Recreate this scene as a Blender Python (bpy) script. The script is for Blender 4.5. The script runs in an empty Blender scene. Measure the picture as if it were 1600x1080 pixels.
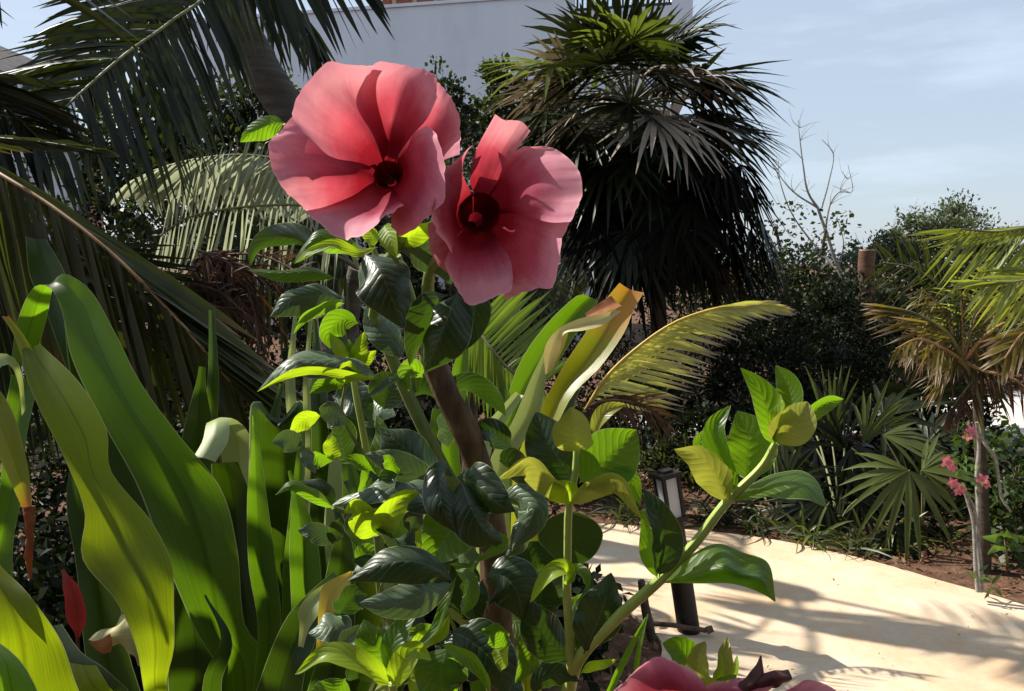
import bpy, math, random
import numpy as np
from mathutils import Vector, Matrix, noise as mnoise
R = math.radians
rnd = random.Random(7)
sc = bpy.context.scene

# ------------------------------------------------------------ camera, world, sun, exposure
FPX = 1250.0
PITCH = R(6.0)
CAM = Vector((0, 0, 1.35))
FW = Vector((0, math.cos(PITCH), -math.sin(PITCH)))
RT = Vector((1, 0, 0))
UP = Vector((0, math.sin(PITCH), math.cos(PITCH)))
cd = bpy.data.cameras.new("camera")
cam = bpy.data.objects.new("camera", cd)
sc.collection.objects.link(cam)
cam.location = CAM
cam.rotation_euler = (math.pi / 2 - PITCH, 0, 0)
cd.sensor_width = 36
cd.lens = FPX / 1600 * 36
cd.clip_start = 0.02
cd.clip_end = 2000
sc.camera = cam

SUN = Vector((-0.62, 0.30, 0.72)).normalized()      # direction towards the sun
w = bpy.data.worlds.new("World")
sc.world = w
w.use_nodes = True
nt = w.node_tree
nt.nodes.clear()
wo = nt.nodes.new('ShaderNodeOutputWorld')
bg = nt.nodes.new('ShaderNodeBackground')
sky = nt.nodes.new('ShaderNodeTexSky')
sky.sky_type = 'NISHITA'
sky.sun_disc = False
sky.sun_elevation = math.asin(SUN.z)
sky.sun_rotation = math.atan2(SUN.x, SUN.y)
sky.air_density = 1.0
sky.dust_density = 1.0
sky.ozone_density = 1.0
tc = nt.nodes.new('ShaderNodeTexCoord')
mp = nt.nodes.new('ShaderNodeMapping')
mp.inputs['Scale'].default_value = (1.2, 1.2, 7.0)
mp.inputs['Rotation'].default_value = (0.12, 0.2, 0.5)
nz = nt.nodes.new('ShaderNodeTexNoise')
nz.inputs['Scale'].default_value = 2.2
nz.inputs['Detail'].default_value = 7
nz.inputs['Roughness'].default_value = 0.6
cr_ = nt.nodes.new('ShaderNodeValToRGB')
cr_.color_ramp.elements[0].position = 0.48
cr_.color_ramp.elements[0].color = (.58, .58, .58, 1)
cr_.color_ramp.elements[1].position = 0.80
cr_.color_ramp.elements[1].color = (1, 1, 1, 1)
mx = nt.nodes.new('ShaderNodeMix')
mx.data_type = 'RGBA'
mul = nt.nodes.new('ShaderNodeMath')
mul.operation = 'MULTIPLY'
mul.inputs[1].default_value = 0.8
nt.links.new(tc.outputs['Generated'], mp.inputs[0])
nt.links.new(mp.outputs[0], nz.inputs[0])
nt.links.new(nz.outputs[0], cr_.inputs[0])
nt.links.new(cr_.outputs[0], mul.inputs[0])
nt.links.new(mul.outputs[0], mx.inputs[0])
nt.links.new(sky.outputs[0], mx.inputs[6])
mx.inputs[7].default_value = (9.6, 11.2, 13.2, 1)
nt.links.new(mx.outputs[2], bg.inputs[0])
bg.inputs[1].default_value = 0.053
nt.links.new(bg.outputs[0], wo.inputs[0])

sd = bpy.data.lights.new("sun", 'SUN')
sd.energy = 5.0
sd.angle = R(0.5)
sd.color = (1.0, 0.94, 0.84)
so = bpy.data.objects.new("sun", sd)
sc.collection.objects.link(so)
so.rotation_euler = SUN.to_track_quat('Z', 'Y').to_euler()
so.location = (0, 0, 12)
sc.view_settings.view_transform = 'Standard'
sc.view_settings.look = 'None'
sc.view_settings.gamma = 1.0
sc.view_settings.exposure = 0.82
sc.cycles.max_bounces = 6
sc.cycles.diffuse_bounces = 3
sc.cycles.glossy_bounces = 2
sc.cycles.transmission_bounces = 3
sc.cycles.sample_clamp_indirect = 4


# ------------------------------------------------------------ picture -> place helpers
def P(px, py, d):
    return CAM + d * (FW + ((px - 800) / FPX) * RT - ((py - 540) / FPX) * UP)


def G(px, py, z=0.0):
    v = FW + ((px - 800) / FPX) * RT - ((py - 540) / FPX) * UP
    t = (z - CAM.z) / v.z
    return CAM + v * t


# ------------------------------------------------------------ objects
def tag(o, label=None, cat=None, group=None, kind=None):
    if label: o['label'] = label
    if cat: o['category'] = cat
    if group: o['group'] = group
    if kind: o['kind'] = kind
    return o


def thing(name, loc, label, cat, group=None):
    o = bpy.data.objects.new(name, None)
    o.empty_display_size = 0.1
    sc.collection.objects.link(o)
    o.location = loc
    return tag(o, label, cat, group)


def origin(o):
    v = Vector((0, 0, 0))
    while o:
        v = v + o.location
        o = o.parent
    return v


class MB:
    def __init__(self):
        self.v = []; self.f = []; self.uv = []

    def grid(self, pts, nu, nv, closed=False, uo=0.0, vo=0.0):
        """pts[j][i], j along (nv+1), i across (nu+1)"""
        b = len(self.v)
        for row in pts: self.v.extend(row)
        n = nu + 1
        for j in range(nv):
            for i in range(nu):
                a = b + j * n + i
                self.f.append((a, a + 1, a + n + 1, a + n))
                self.uv.append(((i / nu, j / nv), ((i + 1) / nu, j / nv), ((i + 1) / nu, (j + 1) / nv), (i / nu, (j + 1) / nv)))

    def poly(self, pts, uvs=None):
        b = len(self.v)
        self.v.extend(pts)
        self.f.append(tuple(range(b, b + len(pts))))
        self.uv.append(tuple(uvs) if uvs else tuple((0.5, 0.5) for _ in pts))

    def tube(self, pts, rad, seg=8, cap=True, res=None, wob=0.0):
        if res:
            rr = rad if isinstance(rad, (list, tuple)) else [rad] * len(pts)
            q = cr([tuple(p) + (r,) for p, r in zip(pts, rr)], res)
            pts = [Vector(a[:3]) for a in q]; rad = [a[3] for a in q]
        if not isinstance(rad, (list, tuple)): rad = [rad] * len(pts)
        n = len(pts); rows = []
        t0 = (pts[1] - pts[0]).normalized()
        a = t0.orthogonal().normalized()
        L = 0; tot = sum((pts[i + 1] - pts[i]).length for i in range(n - 1)) or 1
        for i in range(n):
            t = (pts[min(i + 1, n - 1)] - pts[max(i - 1, 0)]).normalized()
            a = (a - a.dot(t) * t)
            a = a.normalized() if a.length > 1e-6 else t.orthogonal().normalized()
            bb = t.cross(a)
            row = []
            for k in range(seg + 1):
                an = 2 * math.pi * (k % seg) / seg
                r = rad[i]
                if wob: r *= 1 + wob * mnoise.noise(Vector((math.cos(an) * 1.5, math.sin(an) * 1.5, i * 0.45)))
                row.append(pts[i] + (a * math.cos(an) + bb * math.sin(an)) * r)
            rows.append(row)
        self.grid(rows, seg, n - 1)
        if cap:
            self.poly([rows[0][k] for k in range(seg)][::-1]); self.poly([rows[-1][k] for k in range(seg)])

    def box(self, c, s, rot=None):
        c = Vector(c); sx, sy, sz = s[0] / 2, s[1] / 2, s[2] / 2
        v = [Vector((x, y, z)) for x in (-sx, sx) for y in (-sy, sy) for z in (-sz, sz)]
        if rot is not None: v = [rot @ q for q in v]
        b = len(self.v)
        self.v.extend([c + q for q in v])
        for f in ((0, 1, 3, 2), (4, 6, 7, 5), (0, 4, 5, 1), (2, 3, 7, 6), (0, 2, 6, 4), (1, 5, 7, 3)):
            self.f.append(tuple(b + k for k in f)); self.uv.append(((0, 0), (1, 0), (1, 1), (0, 1)))

    def build(self, name, mat, parent=None, smooth=True):
        me = bpy.data.meshes.new(name)
        og = origin(parent) if parent else Vector((0, 0, 0))
        arr = np.array([tuple(p) for p in self.v], dtype=np.float64).reshape(-1, 3) - np.array(og)
        me.from_pydata(arr.tolist(), [], self.f)
        uvl = me.uv_layers.new(name="UVMap")
        flat = np.array([c for f in self.uv for p in f for c in p], dtype=np.float32)
        uvl.data.foreach_set('uv', flat)
        if smooth: me.polygons.foreach_set('use_smooth', [True] * len(me.polygons))
        me.materials.append(mat)
        me.update()
        o = bpy.data.objects.new(name, me)
        sc.collection.objects.link(o)
        if parent: o.parent = parent
        return o


def cr(pts, n, tpar=None):
    """Catmull-Rom resample of tuples/Vectors to n+1 points"""
    A = np.array([tuple(p) for p in pts], dtype=float)
    if len(A) == 1: return [tuple(A[0])] * (n + 1)
    k = min(3, A.shape[1])
    seg = np.linalg.norm(np.diff(A[:, :k], axis=0), axis=1)
    seg = np.maximum(seg, 1e-6) ** 0.75
    T = np.concatenate([[0], np.cumsum(seg)]); T /= T[-1]
    E = np.vstack([2 * A[0] - A[1], A, 2 * A[-1] - A[-2]])
    Te = np.concatenate([[-T[1]], T, [2 - T[-2]]])
    out = []
    for i in range(n + 1):
        t = i / n
        j = int(min(max(np.searchsorted(T, t, side='right') - 1, 0), len(T) - 2)) + 1
        p0, p1, p2, p3 = E[j - 1], E[j], E[j + 1], E[j + 2]
        t0, t1, t2, t3 = Te[j - 1], Te[j], Te[j + 1], Te[j + 2]
        h = t2 - t1
        m1 = (p2 - p0) / (t2 - t0) * h; m2 = (p3 - p1) / (t3 - t1) * h
        s = (t - t1) / h
        out.append(tuple((2 * s ** 3 - 3 * s ** 2 + 1) * p1 + (s ** 3 - 2 * s ** 2 + s) * m1 + (-2 * s ** 3 + 3 * s ** 2) * p2 + (s ** 3 - s ** 2) * m2))
    return out


def lin(vals, t):
    if not isinstance(vals, (list, tuple)): return vals
    x = t * (len(vals) - 1); i = min(int(x), len(vals) - 2); f = x - i
    f = f * f * (3 - 2 * f)
    return vals[i] * (1 - f) + vals[i + 1] * f


def dispgrid(g, nu, nv, wave, quilt, W, seed, rim=0):
    """wavy margins and quilting along the surface normal, in metres"""
    A = np.array([[tuple(p) for p in r] for r in g])
    du = np.gradient(A, axis=1); dv = np.gradient(A, axis=0)
    N = np.cross(du, dv); L = np.linalg.norm(N, axis=2, keepdims=True); N = N / np.maximum(L, 1e-9)
    rr = random.Random(seed)
    ph1, ph2 = rr.uniform(0, 6.28), rr.uniform(0, 6.28)
    f1, f2 = rr.uniform(1.6, 2.8), rr.uniform(1.6, 2.8)
    for j in range(nv + 1):
        v = j / nv
        env = math.sin(math.pi * min(1, max(0, v))) ** 0.6 if not rim else v ** 2
        for i in range(nu + 1):
            u = 2 * i / nu - 1
            d = 0.0
            if wave:
                ph, f = (ph1, f1) if u < 0 else (ph2, f2)
                if rim: d += wave * W * (v ** 3 * (math.sin(ph1 + u * 6) + .5 * math.sin(ph2 + u * 15)) + .45 * v ** 8 * (math.sin(ph1 + u * 31) + .6 * math.sin(ph2 + u * 53)) + .5 * mnoise.noise(Vector((u * 2.2 + ph1, v * 3, ph2))))
                else: d += wave * W * abs(u) ** 1.8 * env * (math.sin(ph + f * 6.28 * v) + .35 * math.sin(ph2 + 17 * v))
            if quilt:
                qn, qa = quilt
                d += qa * W * env * abs(math.sin(math.pi * (v * qn - abs(u) * 2.2 + .55 * mnoise.noise(Vector((u * 1.7 + ph1, v * 4, ph2)))))) * (1 - abs(u) ** 3) * min(1, abs(u) * 5)
            A[j, i] += N[j, i] * d
    return [[Vector(p) for p in r] for r in A]


SEED = [100]


def leaf(par, mid, w, mat, roll=0, cup=0, wave=0.05, quilt=None, name='leaf', nu=10, nv=22, bias=(1, 1), tip=1.0, cexp=1.25, label=None):
    SEED[0] += 1
    C3 = cr([tuple(P(*m)) + (m[2],) for m in mid], nv)
    pts = [Vector(c[:3]) for c in C3]
    g = []; Wm = 0
    for j in range(nv + 1):
        t = j / nv
        T = (pts[min(j + 1, nv)] - pts[max(j - 1, 0)]).normalized()
        N = (CAM - pts[j]); N = (N - N.dot(T) * T).normalized()
        s = T.cross(N)
        q = Matrix.Rotation(R(lin(roll, t)), 3, T)
        s = q @ s; N = q @ N
        if isinstance(w, (list, tuple)):
            ww = lin(w, t)
        else:
            tt = max(0.0, (t - 0.04) / 0.96)
            ww = w * (max(0.03, math.sin(math.pi * tt ** 0.85) ** 0.72) * (1 - 0.35 * tt ** 6) if t < 1 else 0.01)
        ww = max(ww, 0.6) * C3[j][3] / FPX / 2
        Wm = max(Wm, ww)
        c = R(lin(cup, t))
        row = []
        for i in range(nu + 1):
            u = 2 * i / nu - 1
            b = bias[0] if u < 0 else bias[1]
            row.append(pts[j] + s * (ww * u * b * math.cos(c)) + N * (ww * b * math.sin(c) * abs(u) ** cexp))
        g.append(row)
    g = dispgrid(g, nu, nv, wave, quilt, Wm * 2, SEED[0])
    m = MB(); m.grid(g, nu, nv)
    o = m.build(name, mat, par)
    if label: o['label'] = label
    return o


def loft(par, rows, mat, name='leaf', nu=14, nv=18, wave=0, quilt=None, rim=0, label=None, thick=0, v0=0.0):
    """rows: curves side by side, each from base to rim, in (px,py,depth)"""
    SEED[0] += 1
    RR = [cr([tuple(P(*p)) for p in r], nv) for r in rows]
    g = []
    for j in range(nv + 1):
        g.append([Vector(p) for p in cr([r[j] for r in RR], nu)]) if len(RR) > 2 else g.append([Vector(RR[0][j]).lerp(Vector(RR[1][j]), i / nu) for i in range(nu + 1)])
    W = max((r[0] - r[-1]).length for r in g)
    if wave or quilt: g = dispgrid(g, nu, nv, wave, quilt, W, SEED[0], rim)
    m = MB(); m.grid(g, nu, nv)
    if v0: m.uv = [tuple((a, v0 + (1 - v0) * b) for a, b in f) for f in m.uv]
    o = m.build(name, mat, par)
    if thick:
        md = o.modifiers.new('thickness', 'SOLIDIFY'); md.thickness = thick; md.offset = 0
    if label: o['label'] = label
    return o


def stem(par, pts, rpx, mat, name='stem', seg=10, res=24, wob=0.0, ground=False):
    q = [P(*p) for p in pts]
    rr = rpx if isinstance(rpx, (list, tuple)) else [rpx] * len(pts)
    rad = [r * p[2] / FPX for r, p in zip(rr, pts)]
    if ground:
        e = q[-1]; q += [Vector((e.x + ground[0] * .4, e.y + ground[1] * .4, e.z * .5)), Vector((e.x + ground[0], e.y + ground[1], -0.02))]
        rad += [rad[-1] * 1.1, rad[-1] * 1.3]
    m = MB(); m.tube(q, rad, seg, True, res, wob)
    return m.build(name, mat, par)


# ------------------------------------------------------------ materials
def newmat(name):
    m = bpy.data.materials.new(name)
    m.use_nodes = True
    m.node_tree.nodes.clear()
    return m, m.node_tree


class NT:
    def __init__(self, nt): self.t = nt

    def n(self, ty, **kw):
        o = self.t.nodes.new(ty)
        for k, v in kw.items():
            setattr(o, k, v)
        return o

    def l(self, a, b): self.t.links.new(a, b)

    def math(self, op, a, b=None, c=None, clamp=False):
        o = self.n('ShaderNodeMath', operation=op); o.use_clamp = clamp
        for i, x in enumerate((a, b, c)):
            if x is None: continue
            if isinstance(x, (int, float)): o.inputs[i].default_value = x
            else: self.l(x, o.inputs[i])
        return o.outputs[0]

    def mix(self, f, a, b, blend='MIX'):
        o = self.n('ShaderNodeMix', data_type='RGBA', blend_type=blend)
        for i, x in ((0, f), (6, a), (7, b)):
            if isinstance(x, (int, float)): o.inputs[i].default_value = x
            elif isinstance(x, tuple): o.inputs[i].default_value = (*x, 1)[:4]
            else: self.l(x, o.inputs[i])
        return o.outputs[2]

    def noise(self, scale, detail=4, rough=.55, vec=None, dist=0):
        o = self.n('ShaderNodeTexNoise'); o.inputs['Scale'].default_value = scale
        o.inputs['Detail'].default_value = detail; o.inputs['Roughness'].default_value = rough
        o.inputs['Distortion'].default_value = dist
        if vec is None:
            vec = self.coord()
        self.l(vec, o.inputs['Vector'])
        return o.outputs['Fac']

    def coord(self, which='Object'):
        if not hasattr(self, '_tc'): self._tc = self.n('ShaderNodeTexCoord')
        return self._tc.outputs[which]

    def ramp(self, f, stops):
        o = self.n('ShaderNodeValToRGB'); e = o.color_ramp.elements
        while len(e) < len(stops): e.new(0.5)
        for i, (p, c) in enumerate(stops):
            e[i].position = p; e[i].color = (*c, 1) if len(c) == 3 else c
        self.l(f, o.inputs[0])
        return o.outputs[0]

    def bump(self, h, strength=.3, dist=.01, nrm=None):
        o = self.n('ShaderNodeBump'); o.inputs['Strength'].default_value = strength
        o.inputs['Distance'].default_value = dist
        self.l(h, o.inputs['Height'])
        if nrm is not None: self.l(nrm, o.inputs['Normal'])
        return o.outputs[0]


def sc3(c, k): return tuple(min(1, x * k) for x in c)


def leafmat(name, col, tcol, rough=.42, tr=.42, vein=None, spec=.5, var=.35, nscale=9, tip=None, edge=None, rib=None, veinn=9, blotch=None, sheen=0.0, bumpd=0.0006):
    m, t = newmat(name); q = NT(t)
    out = q.n('ShaderNodeOutputMaterial')
    uvn = q.n('ShaderNodeUVMap'); uvn.uv_map = 'UVMap'
    sp = q.n('ShaderNodeSeparateXYZ'); q.l(uvn.outputs[0], sp.inputs[0])
    u, v = sp.outputs[0], sp.outputs[1]
    au = q.math('ABSOLUTE', q.math('SUBTRACT', u, .5))
    nf = q.noise(nscale, 5, .6)
    vfac = q.ramp(nf, [(.3, (1 - var,) * 3), (.7, (1 + var * .6,) * 3)])
    c = q.mix(1.0, col, vfac, 'MULTIPLY'); tcv = q.mix(1.0, tcol, vfac, 'MULTIPLY')
    nrm = None
    if vein == 'pinnate':
        ph = q.math('SUBTRACT', q.math('MULTIPLY', v, veinn * 1.0), q.math('MULTIPLY', au, 4.4))
        ph = q.math('ADD', ph, q.math('MULTIPLY', q.math('SUBTRACT', q.noise(45, 3), .5), 1.1))
        s = q.math('ABSOLUTE', q.math('SINE', q.math('MULTIPLY', ph, math.pi)))
        line = q.math('SUBTRACT', 1, q.math('MULTIPLY', s, 6), clamp=True)
        midl = q.math('SUBTRACT', 1, q.math('MULTIPLY', au, 42), clamp=True)
        vl = q.math('MAXIMUM', q.math('MULTIPLY', line, .55), midl)
        ribc = rib or (0.30, 0.38, 0.12)
        c = q.mix(q.math('MULTIPLY', vl, .6), c, ribc)
        tcv = q.mix(q.math('MULTIPLY', vl, .45), tcv, sc3(tcol, .55))
        fine = q.noise(420, 2, .5)
        h = q.math('ADD', q.math('MULTIPLY', q.math('POWER', s, .45), .8), q.math('MULTIPLY', fine, .25))
        nrm = q.bump(h, .55, bumpd)
    elif vein == 'parallel':
        mpn = q.n('ShaderNodeCombineXYZ')
        q.l(q.math('MULTIPLY', u, 64), mpn.inputs[0]); q.l(q.math('MULTIPLY', v, 1.3), mpn.inputs[1])
        st = q.noise(1.0, 4, .65, mpn.outputs[0])
        sv = q.ramp(st, [(.35, (.74,) * 3), (.65, (1.16,) * 3)])
        c = q.mix(.8, c, sv, 'MULTIPLY'); tcv = q.mix(.8, tcv, sv, 'MULTIPLY')
        midl = q.math('SUBTRACT', 1, q.math('MULTIPLY', au, 26), clamp=True)
        tcv = q.mix(q.math('MULTIPLY', midl, .6), tcv, sc3(tcol, .35))
        nrm = q.bump(st, .35, bumpd)
    elif vein == 'petal':
        mpn = q.n('ShaderNodeCombineXYZ')
        q.l(q.math('MULTIPLY', u, 22), mpn.inputs[0]); q.l(q.math('MULTIPLY', v, 2.0), mpn.inputs[1])
        st = q.noise(1.0, 6, .7, mpn.outputs[0], .6)
        sv = q.ramp(st, [(.32, (.80, .62, .66)), (.62, (1.12, 1.14, 1.12))])
        c = q.mix(.75, c, sv, 'MULTIPLY'); tcv = q.mix(.75, tcv, sv, 'MULTIPLY')
        nrm = q.bump(st, .3, bumpd)
    if blotch:
        bf = q.ramp(q.noise(blotch[1], 6, .65), [(blotch[2], (0, 0, 0)), (blotch[2] + .12, (1, 1, 1))])
        c = q.mix(bf, c, blotch[0]); tcv = q.mix(bf, tcv, sc3(blotch[0], .8))
    if tip:
        # (colour, transcolour, start, end) real browning of the far end
        tn = q.math('ADD', v, q.math('MULTIPLY', q.math('SUBTRACT', q.noise(6, 3), .5), .5))
        f = q.math('DIVIDE', q.math('SUBTRACT', tn, tip[2]), tip[3] - tip[2], clamp=True)
        c = q.mix(f, c, tip[0]); tcv = q.mix(f, tcv, tip[1])
    if edge:  # paler margin: the lily's own, and lit rims painted on shrub leaves
        f = q.math('MULTIPLY', q.math('SUBTRACT', au, .478), 60, clamp=True)
        c = q.mix(f, c, edge); tcv = q.mix(f, tcv, edge)
    b = q.n('ShaderNodeBsdfPrincipled')
    q.l(c, b.inputs['Base Color'])
    rn = q.ramp(nf, [(.3, (rough - .06,) * 3), (.7, (rough + .10,) * 3)])
    q.l(rn, b.inputs['Roughness'])
    b.inputs['Specular IOR Level'].default_value = spec
    if sheen:
        b.inputs['Sheen Weight'].default_value = sheen; b.inputs['Sheen Roughness'].default_value = .35
    tb = q.n('ShaderNodeBsdfTranslucent'); q.l(tcv, tb.inputs[0])
    if nrm is not None:
        q.l(nrm, b.inputs['Normal']); q.l(nrm, tb.inputs['Normal'])
    ms = q.n('ShaderNodeMixShader'); ms.inputs[0].default_value = tr
    q.l(b.outputs[0], ms.inputs[1]); q.l(tb.outputs[0], ms.inputs[2]); q.l(ms.outputs[0], out.inputs[0])
    return m


def solidmat(name, stops, scale=8, rough=.8, bump=.4, bd=.004, spec=.3, stretch=None, detail=6, metal=0):
    m, t = newmat(name); q = NT(t)
    out = q.n('ShaderNodeOutputMaterial'); b = q.n('ShaderNodeBsdfPrincipled')
    vec = q.coord()
    if stretch:
        mpn = q.n('ShaderNodeMapping'); mpn.inputs['Scale'].default_value = stretch
        q.l(vec, mpn.inputs[0]); vec = mpn.outputs[0]
    f = q.noise(scale, detail, .65, vec)
    q.l(q.ramp(f, stops), b.inputs['Base Color'])
    f2 = q.noise(scale * 4, detail, .6, vec)
    hh = q.math('ADD', f, q.math('MULTIPLY', f2, .5))
    q.l(q.bump(hh, bump, bd), b.inputs['Normal'])
    b.inputs['Roughness'].default_value = rough
    b.inputs['Specular IOR Level'].default_value = spec
    b.inputs['Metallic'].default_value = metal
    q.l(b.outputs[0], out.inputs[0])
    return m


# ------------------------------------------------------------ shared materials
M = {}
M['soil'] = solidmat('soil', [(.25, (.04, .02, .011)), (.5, (.11, .055, .03)), (.75, (.20, .115, .068))], 14, .95, .9, .02)
M['bark_palm'] = solidmat('bark_palm', [(.3, (.045, .038, .030)), (.6, (.10, .090, .075)), (.8, (.17, .155, .13))], 5, .85, .7, .006, stretch=(1, 1, 6))
M['bark_dark'] = solidmat('bark_dark', [(.3, (.03, .022, .015)), (.7, (.10, .07, .045))], 12, .9, .8, .005, stretch=(1, 1, 3))
M['bark_pale'] = solidmat('bark_pale', [(.3, (.13, .12, .10)), (.7, (.34, .31, .27))], 16, .8, .5, .003, stretch=(1, 1, 3))
M['bark_red'] = solidmat('bark_red', [(.3, (.06, .03, .02)), (.7, (.17, .085, .055))], 14, .85, .7, .004, stretch=(1, 1, 3))
M['bark_woody'] = solidmat('bark_woody', [(.25, (.030, .018, .010)), (.5, (.10, .060, .030)), (.72, (.20, .13, .065)), (.9, (.30, .25, .17))], 70, .8, .9, .0012, stretch=(1, 1, .35), detail=9)
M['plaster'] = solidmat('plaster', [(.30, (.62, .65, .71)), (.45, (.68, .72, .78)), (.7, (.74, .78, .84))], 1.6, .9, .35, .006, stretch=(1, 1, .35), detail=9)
M['plaster_shaded'] = solidmat('plaster_shaded', [(.3, (.40, .41, .42)), (.7, (.55, .55, .55))], 2, .9, .3, .004)  # darker grey paints the overhang's shadow on the lower storey
M['timber_red'] = solidmat('timber_red', [(.3, (.20, .055, .035)), (.7, (.42, .15, .09))], 6, .8, .4, .004, stretch=(6, 6, .6))
M['timber_pale'] = solidmat('timber_pale', [(.3, (.36, .25, .15)), (.7, (.58, .43, .28))], 6, .8, .4, .004)
M['rail_dark'] = solidmat('rail_dark', [(.3, (.015, .015, .018)), (.7, (.04, .035, .035))], 6, .5, .2, .002)
M['brick_pink'] = solidmat('brick_pink', [(.3, (.35, .18, .15)), (.7, (.58, .38, .33))], 9, .9, .4, .006)
M['roof_dark'] = solidmat('roof_dark', [(.3, (.03, .028, .03)), (.7, (.09, .08, .08))], 7, .85, .6, .01)
M['lamp_metal'] = solidmat('lamp_metal', [(.3, (.006, .005, .004)), (.7, (.018, .013, .009))], 22, .55, .35, .0015)
M['twig'] = solidmat('twig', [(.3, (.05, .03, .018)), (.7, (.17, .11, .07))], 30, .9, .4, .002)

DG = dict(rough=.45, tr=.22)
M['coco'] = leafmat('coco', (.013, .018, .006), (.045, .065, .006), rough=.42, tr=.2, spec=.32, var=.5, nscale=2.5)
M['coco_olive'] = leafmat('coco_olive', (.040, .048, .012), (.12, .15, .015), rough=.45, tr=.25, spec=.28, var=.5, nscale=3, tip=((.20, .11, .04), (.22, .12, .03), .75, 1.1))
M['coco_glint'] = leafmat('coco_glint', (.26, .28, .19), (.50, .54, .32), rough=.3, tr=.45, spec=.8, var=.35, nscale=3)  # pale colour paints the bright shine on the leaflets
M['coco_green'] = leafmat('coco_green', (.09, .15, .03), (.28, .42, .03), rough=.4, tr=.4, spec=.5, var=.4, nscale=4)
M['coco_yellow'] = leafmat('coco_yellow', (.56, .56, .18), (.76, .74, .12), rough=.45, tr=.42, spec=.5, var=.35, nscale=6, tip=((.40, .34, .26), (.10, .06, .03), .62, .9))
M['coco_lime'] = leafmat('coco_lime', (.17, .21, .04), (.42, .48, .04), rough=.42, tr=.42, spec=.5, var=.4, nscale=6, tip=((.42, .34, .20), (.3, .2, .08), .85, 1.1))
M['coco_orange'] = leafmat('coco_orange', (.12, .10, .03), (.28, .21, .025), rough=.5, tr=.4, spec=.35, var=.5, nscale=6, tip=((.50, .42, .30), (.3, .16, .07), .6, .9))
M['coco_dry'] = leafmat('coco_dry', (.075, .045, .028), (.14, .06, .02), rough=.7, tr=.25, spec=.25, var=.6, nscale=7)
M['rachis'] = solidmat('rachis', [(.3, (.10, .11, .04)), (.7, (.22, .22, .09))], 9, .5, .2, .002)
M['rachis_dark'] = solidmat('rachis_dark', [(.3, (.045, .05, .022)), (.7, (.11, .11, .05))], 9, .5, .2, .002)
M['rachis_orange'] = solidmat('rachis_orange', [(.3, (.17, .085, .035)), (.7, (.36, .22, .10))], 12, .5, .2, .002)
M['rachis_gold'] = solidmat('rachis_gold', [(.3, (.45, .30, .05)), (.7, (.65, .48, .10))], 12, .5, .2, .002)
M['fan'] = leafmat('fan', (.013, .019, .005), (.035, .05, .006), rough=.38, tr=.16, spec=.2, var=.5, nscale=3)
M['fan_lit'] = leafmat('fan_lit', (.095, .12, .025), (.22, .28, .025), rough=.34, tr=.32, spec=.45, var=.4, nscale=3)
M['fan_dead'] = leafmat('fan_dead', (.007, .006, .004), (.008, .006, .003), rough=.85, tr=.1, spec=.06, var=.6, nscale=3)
M['fan_tan'] = leafmat('fan_tan', (.36, .30, .23), (.20, .15, .08), rough=.55, tr=.2, spec=.4, var=.4, nscale=3)
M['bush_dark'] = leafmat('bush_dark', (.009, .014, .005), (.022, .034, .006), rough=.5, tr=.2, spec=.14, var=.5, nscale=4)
M['bush_mid'] = leafmat('bush_mid', (.020, .030, .009), (.060, .090, .012), rough=.48, tr=.28, spec=.28, var=.5, nscale=2.5)
M['bush_far'] = leafmat('bush_far', (.085, .105, .055), (.13, .17, .05), rough=.55, tr=.28, spec=.4, var=.5, nscale=1.5)
M['bush_lit'] = leafmat('bush_lit', (.07, .13, .03), (.18, .32, .03), rough=.4, tr=.35, spec=.5, var=.5, nscale=4)
M['bush_green'] = leafmat('bush_green', (.035, .06, .014), (.10, .17, .015), rough=.42, tr=.3, spec=.4, var=.5, nscale=5)
M['grassy'] = leafmat('grassy', (.04, .05, .018), (.11, .15, .02), rough=.4, tr=.3, spec=.5, var=.5, nscale=5)


# ------------------------------------------------------------ setting: ground, paths
def ground():
    m = MB()
    n = 60
    def ax(i):
        x = (i / n) * 2 - 1
        return math.copysign(abs(x) ** 3.2, x) * 450
    rows = []
    for j in range(n + 1):
        rows.append([Vector((ax(i), ax(j) + 4, 0 if max(abs(ax(i)), abs(ax(j))) < 60 else .4 * mnoise.noise(Vector((ax(i) * .02, ax(j) * .02, 3))))) for i in range(n + 1)])
    m.grid(rows, n, n)
    tag(m.build('ground', M['soil']), kind='structure')


ground()


def pathmat():
    m, t = newmat('path_sand'); q = NT(t)
    out = q.n('ShaderNodeOutputMaterial'); b = q.n('ShaderNodeBsdfPrincipled')
    big = q.noise(1.6, 5, .6); fine = q.noise(38, 6, .7); mid = q.noise(6, 6, .7)
    c = q.ramp(big, [(.3, (.48, .34, .21)), (.5, (.57, .44, .31)), (.7, (.63, .53, .41))])
    c = q.mix(q.ramp(mid, [(.46, (0, 0, 0)), (.72, (.55, .55, .55))]), c, (.60, .36, .18))
    c = q.mix(.6, c, q.ramp(fine, [(.3, (.82, .8, .78)), (.7, (1.06, 1.06, 1.06))]), 'MULTIPLY')
    q.l(c, b.inputs['Base Color']); b.inputs['Roughness'].default_value = .9
    b.inputs['Specular IOR Level'].default_value = .2
    h = q.math('ADD', mid, q.math('MULTIPLY', fine, .5))
    q.l(q.bump(h, .35, .006), b.inputs['Normal']); q.l(b.outputs[0], out.inputs[0])
    return m


M['path'] = pathmat()
M['path_grey'] = solidmat('path_grey', [(.3, (.42, .38, .34)), (.7, (.62, .58, .52))], 3, .9, .3, .004)


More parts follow.
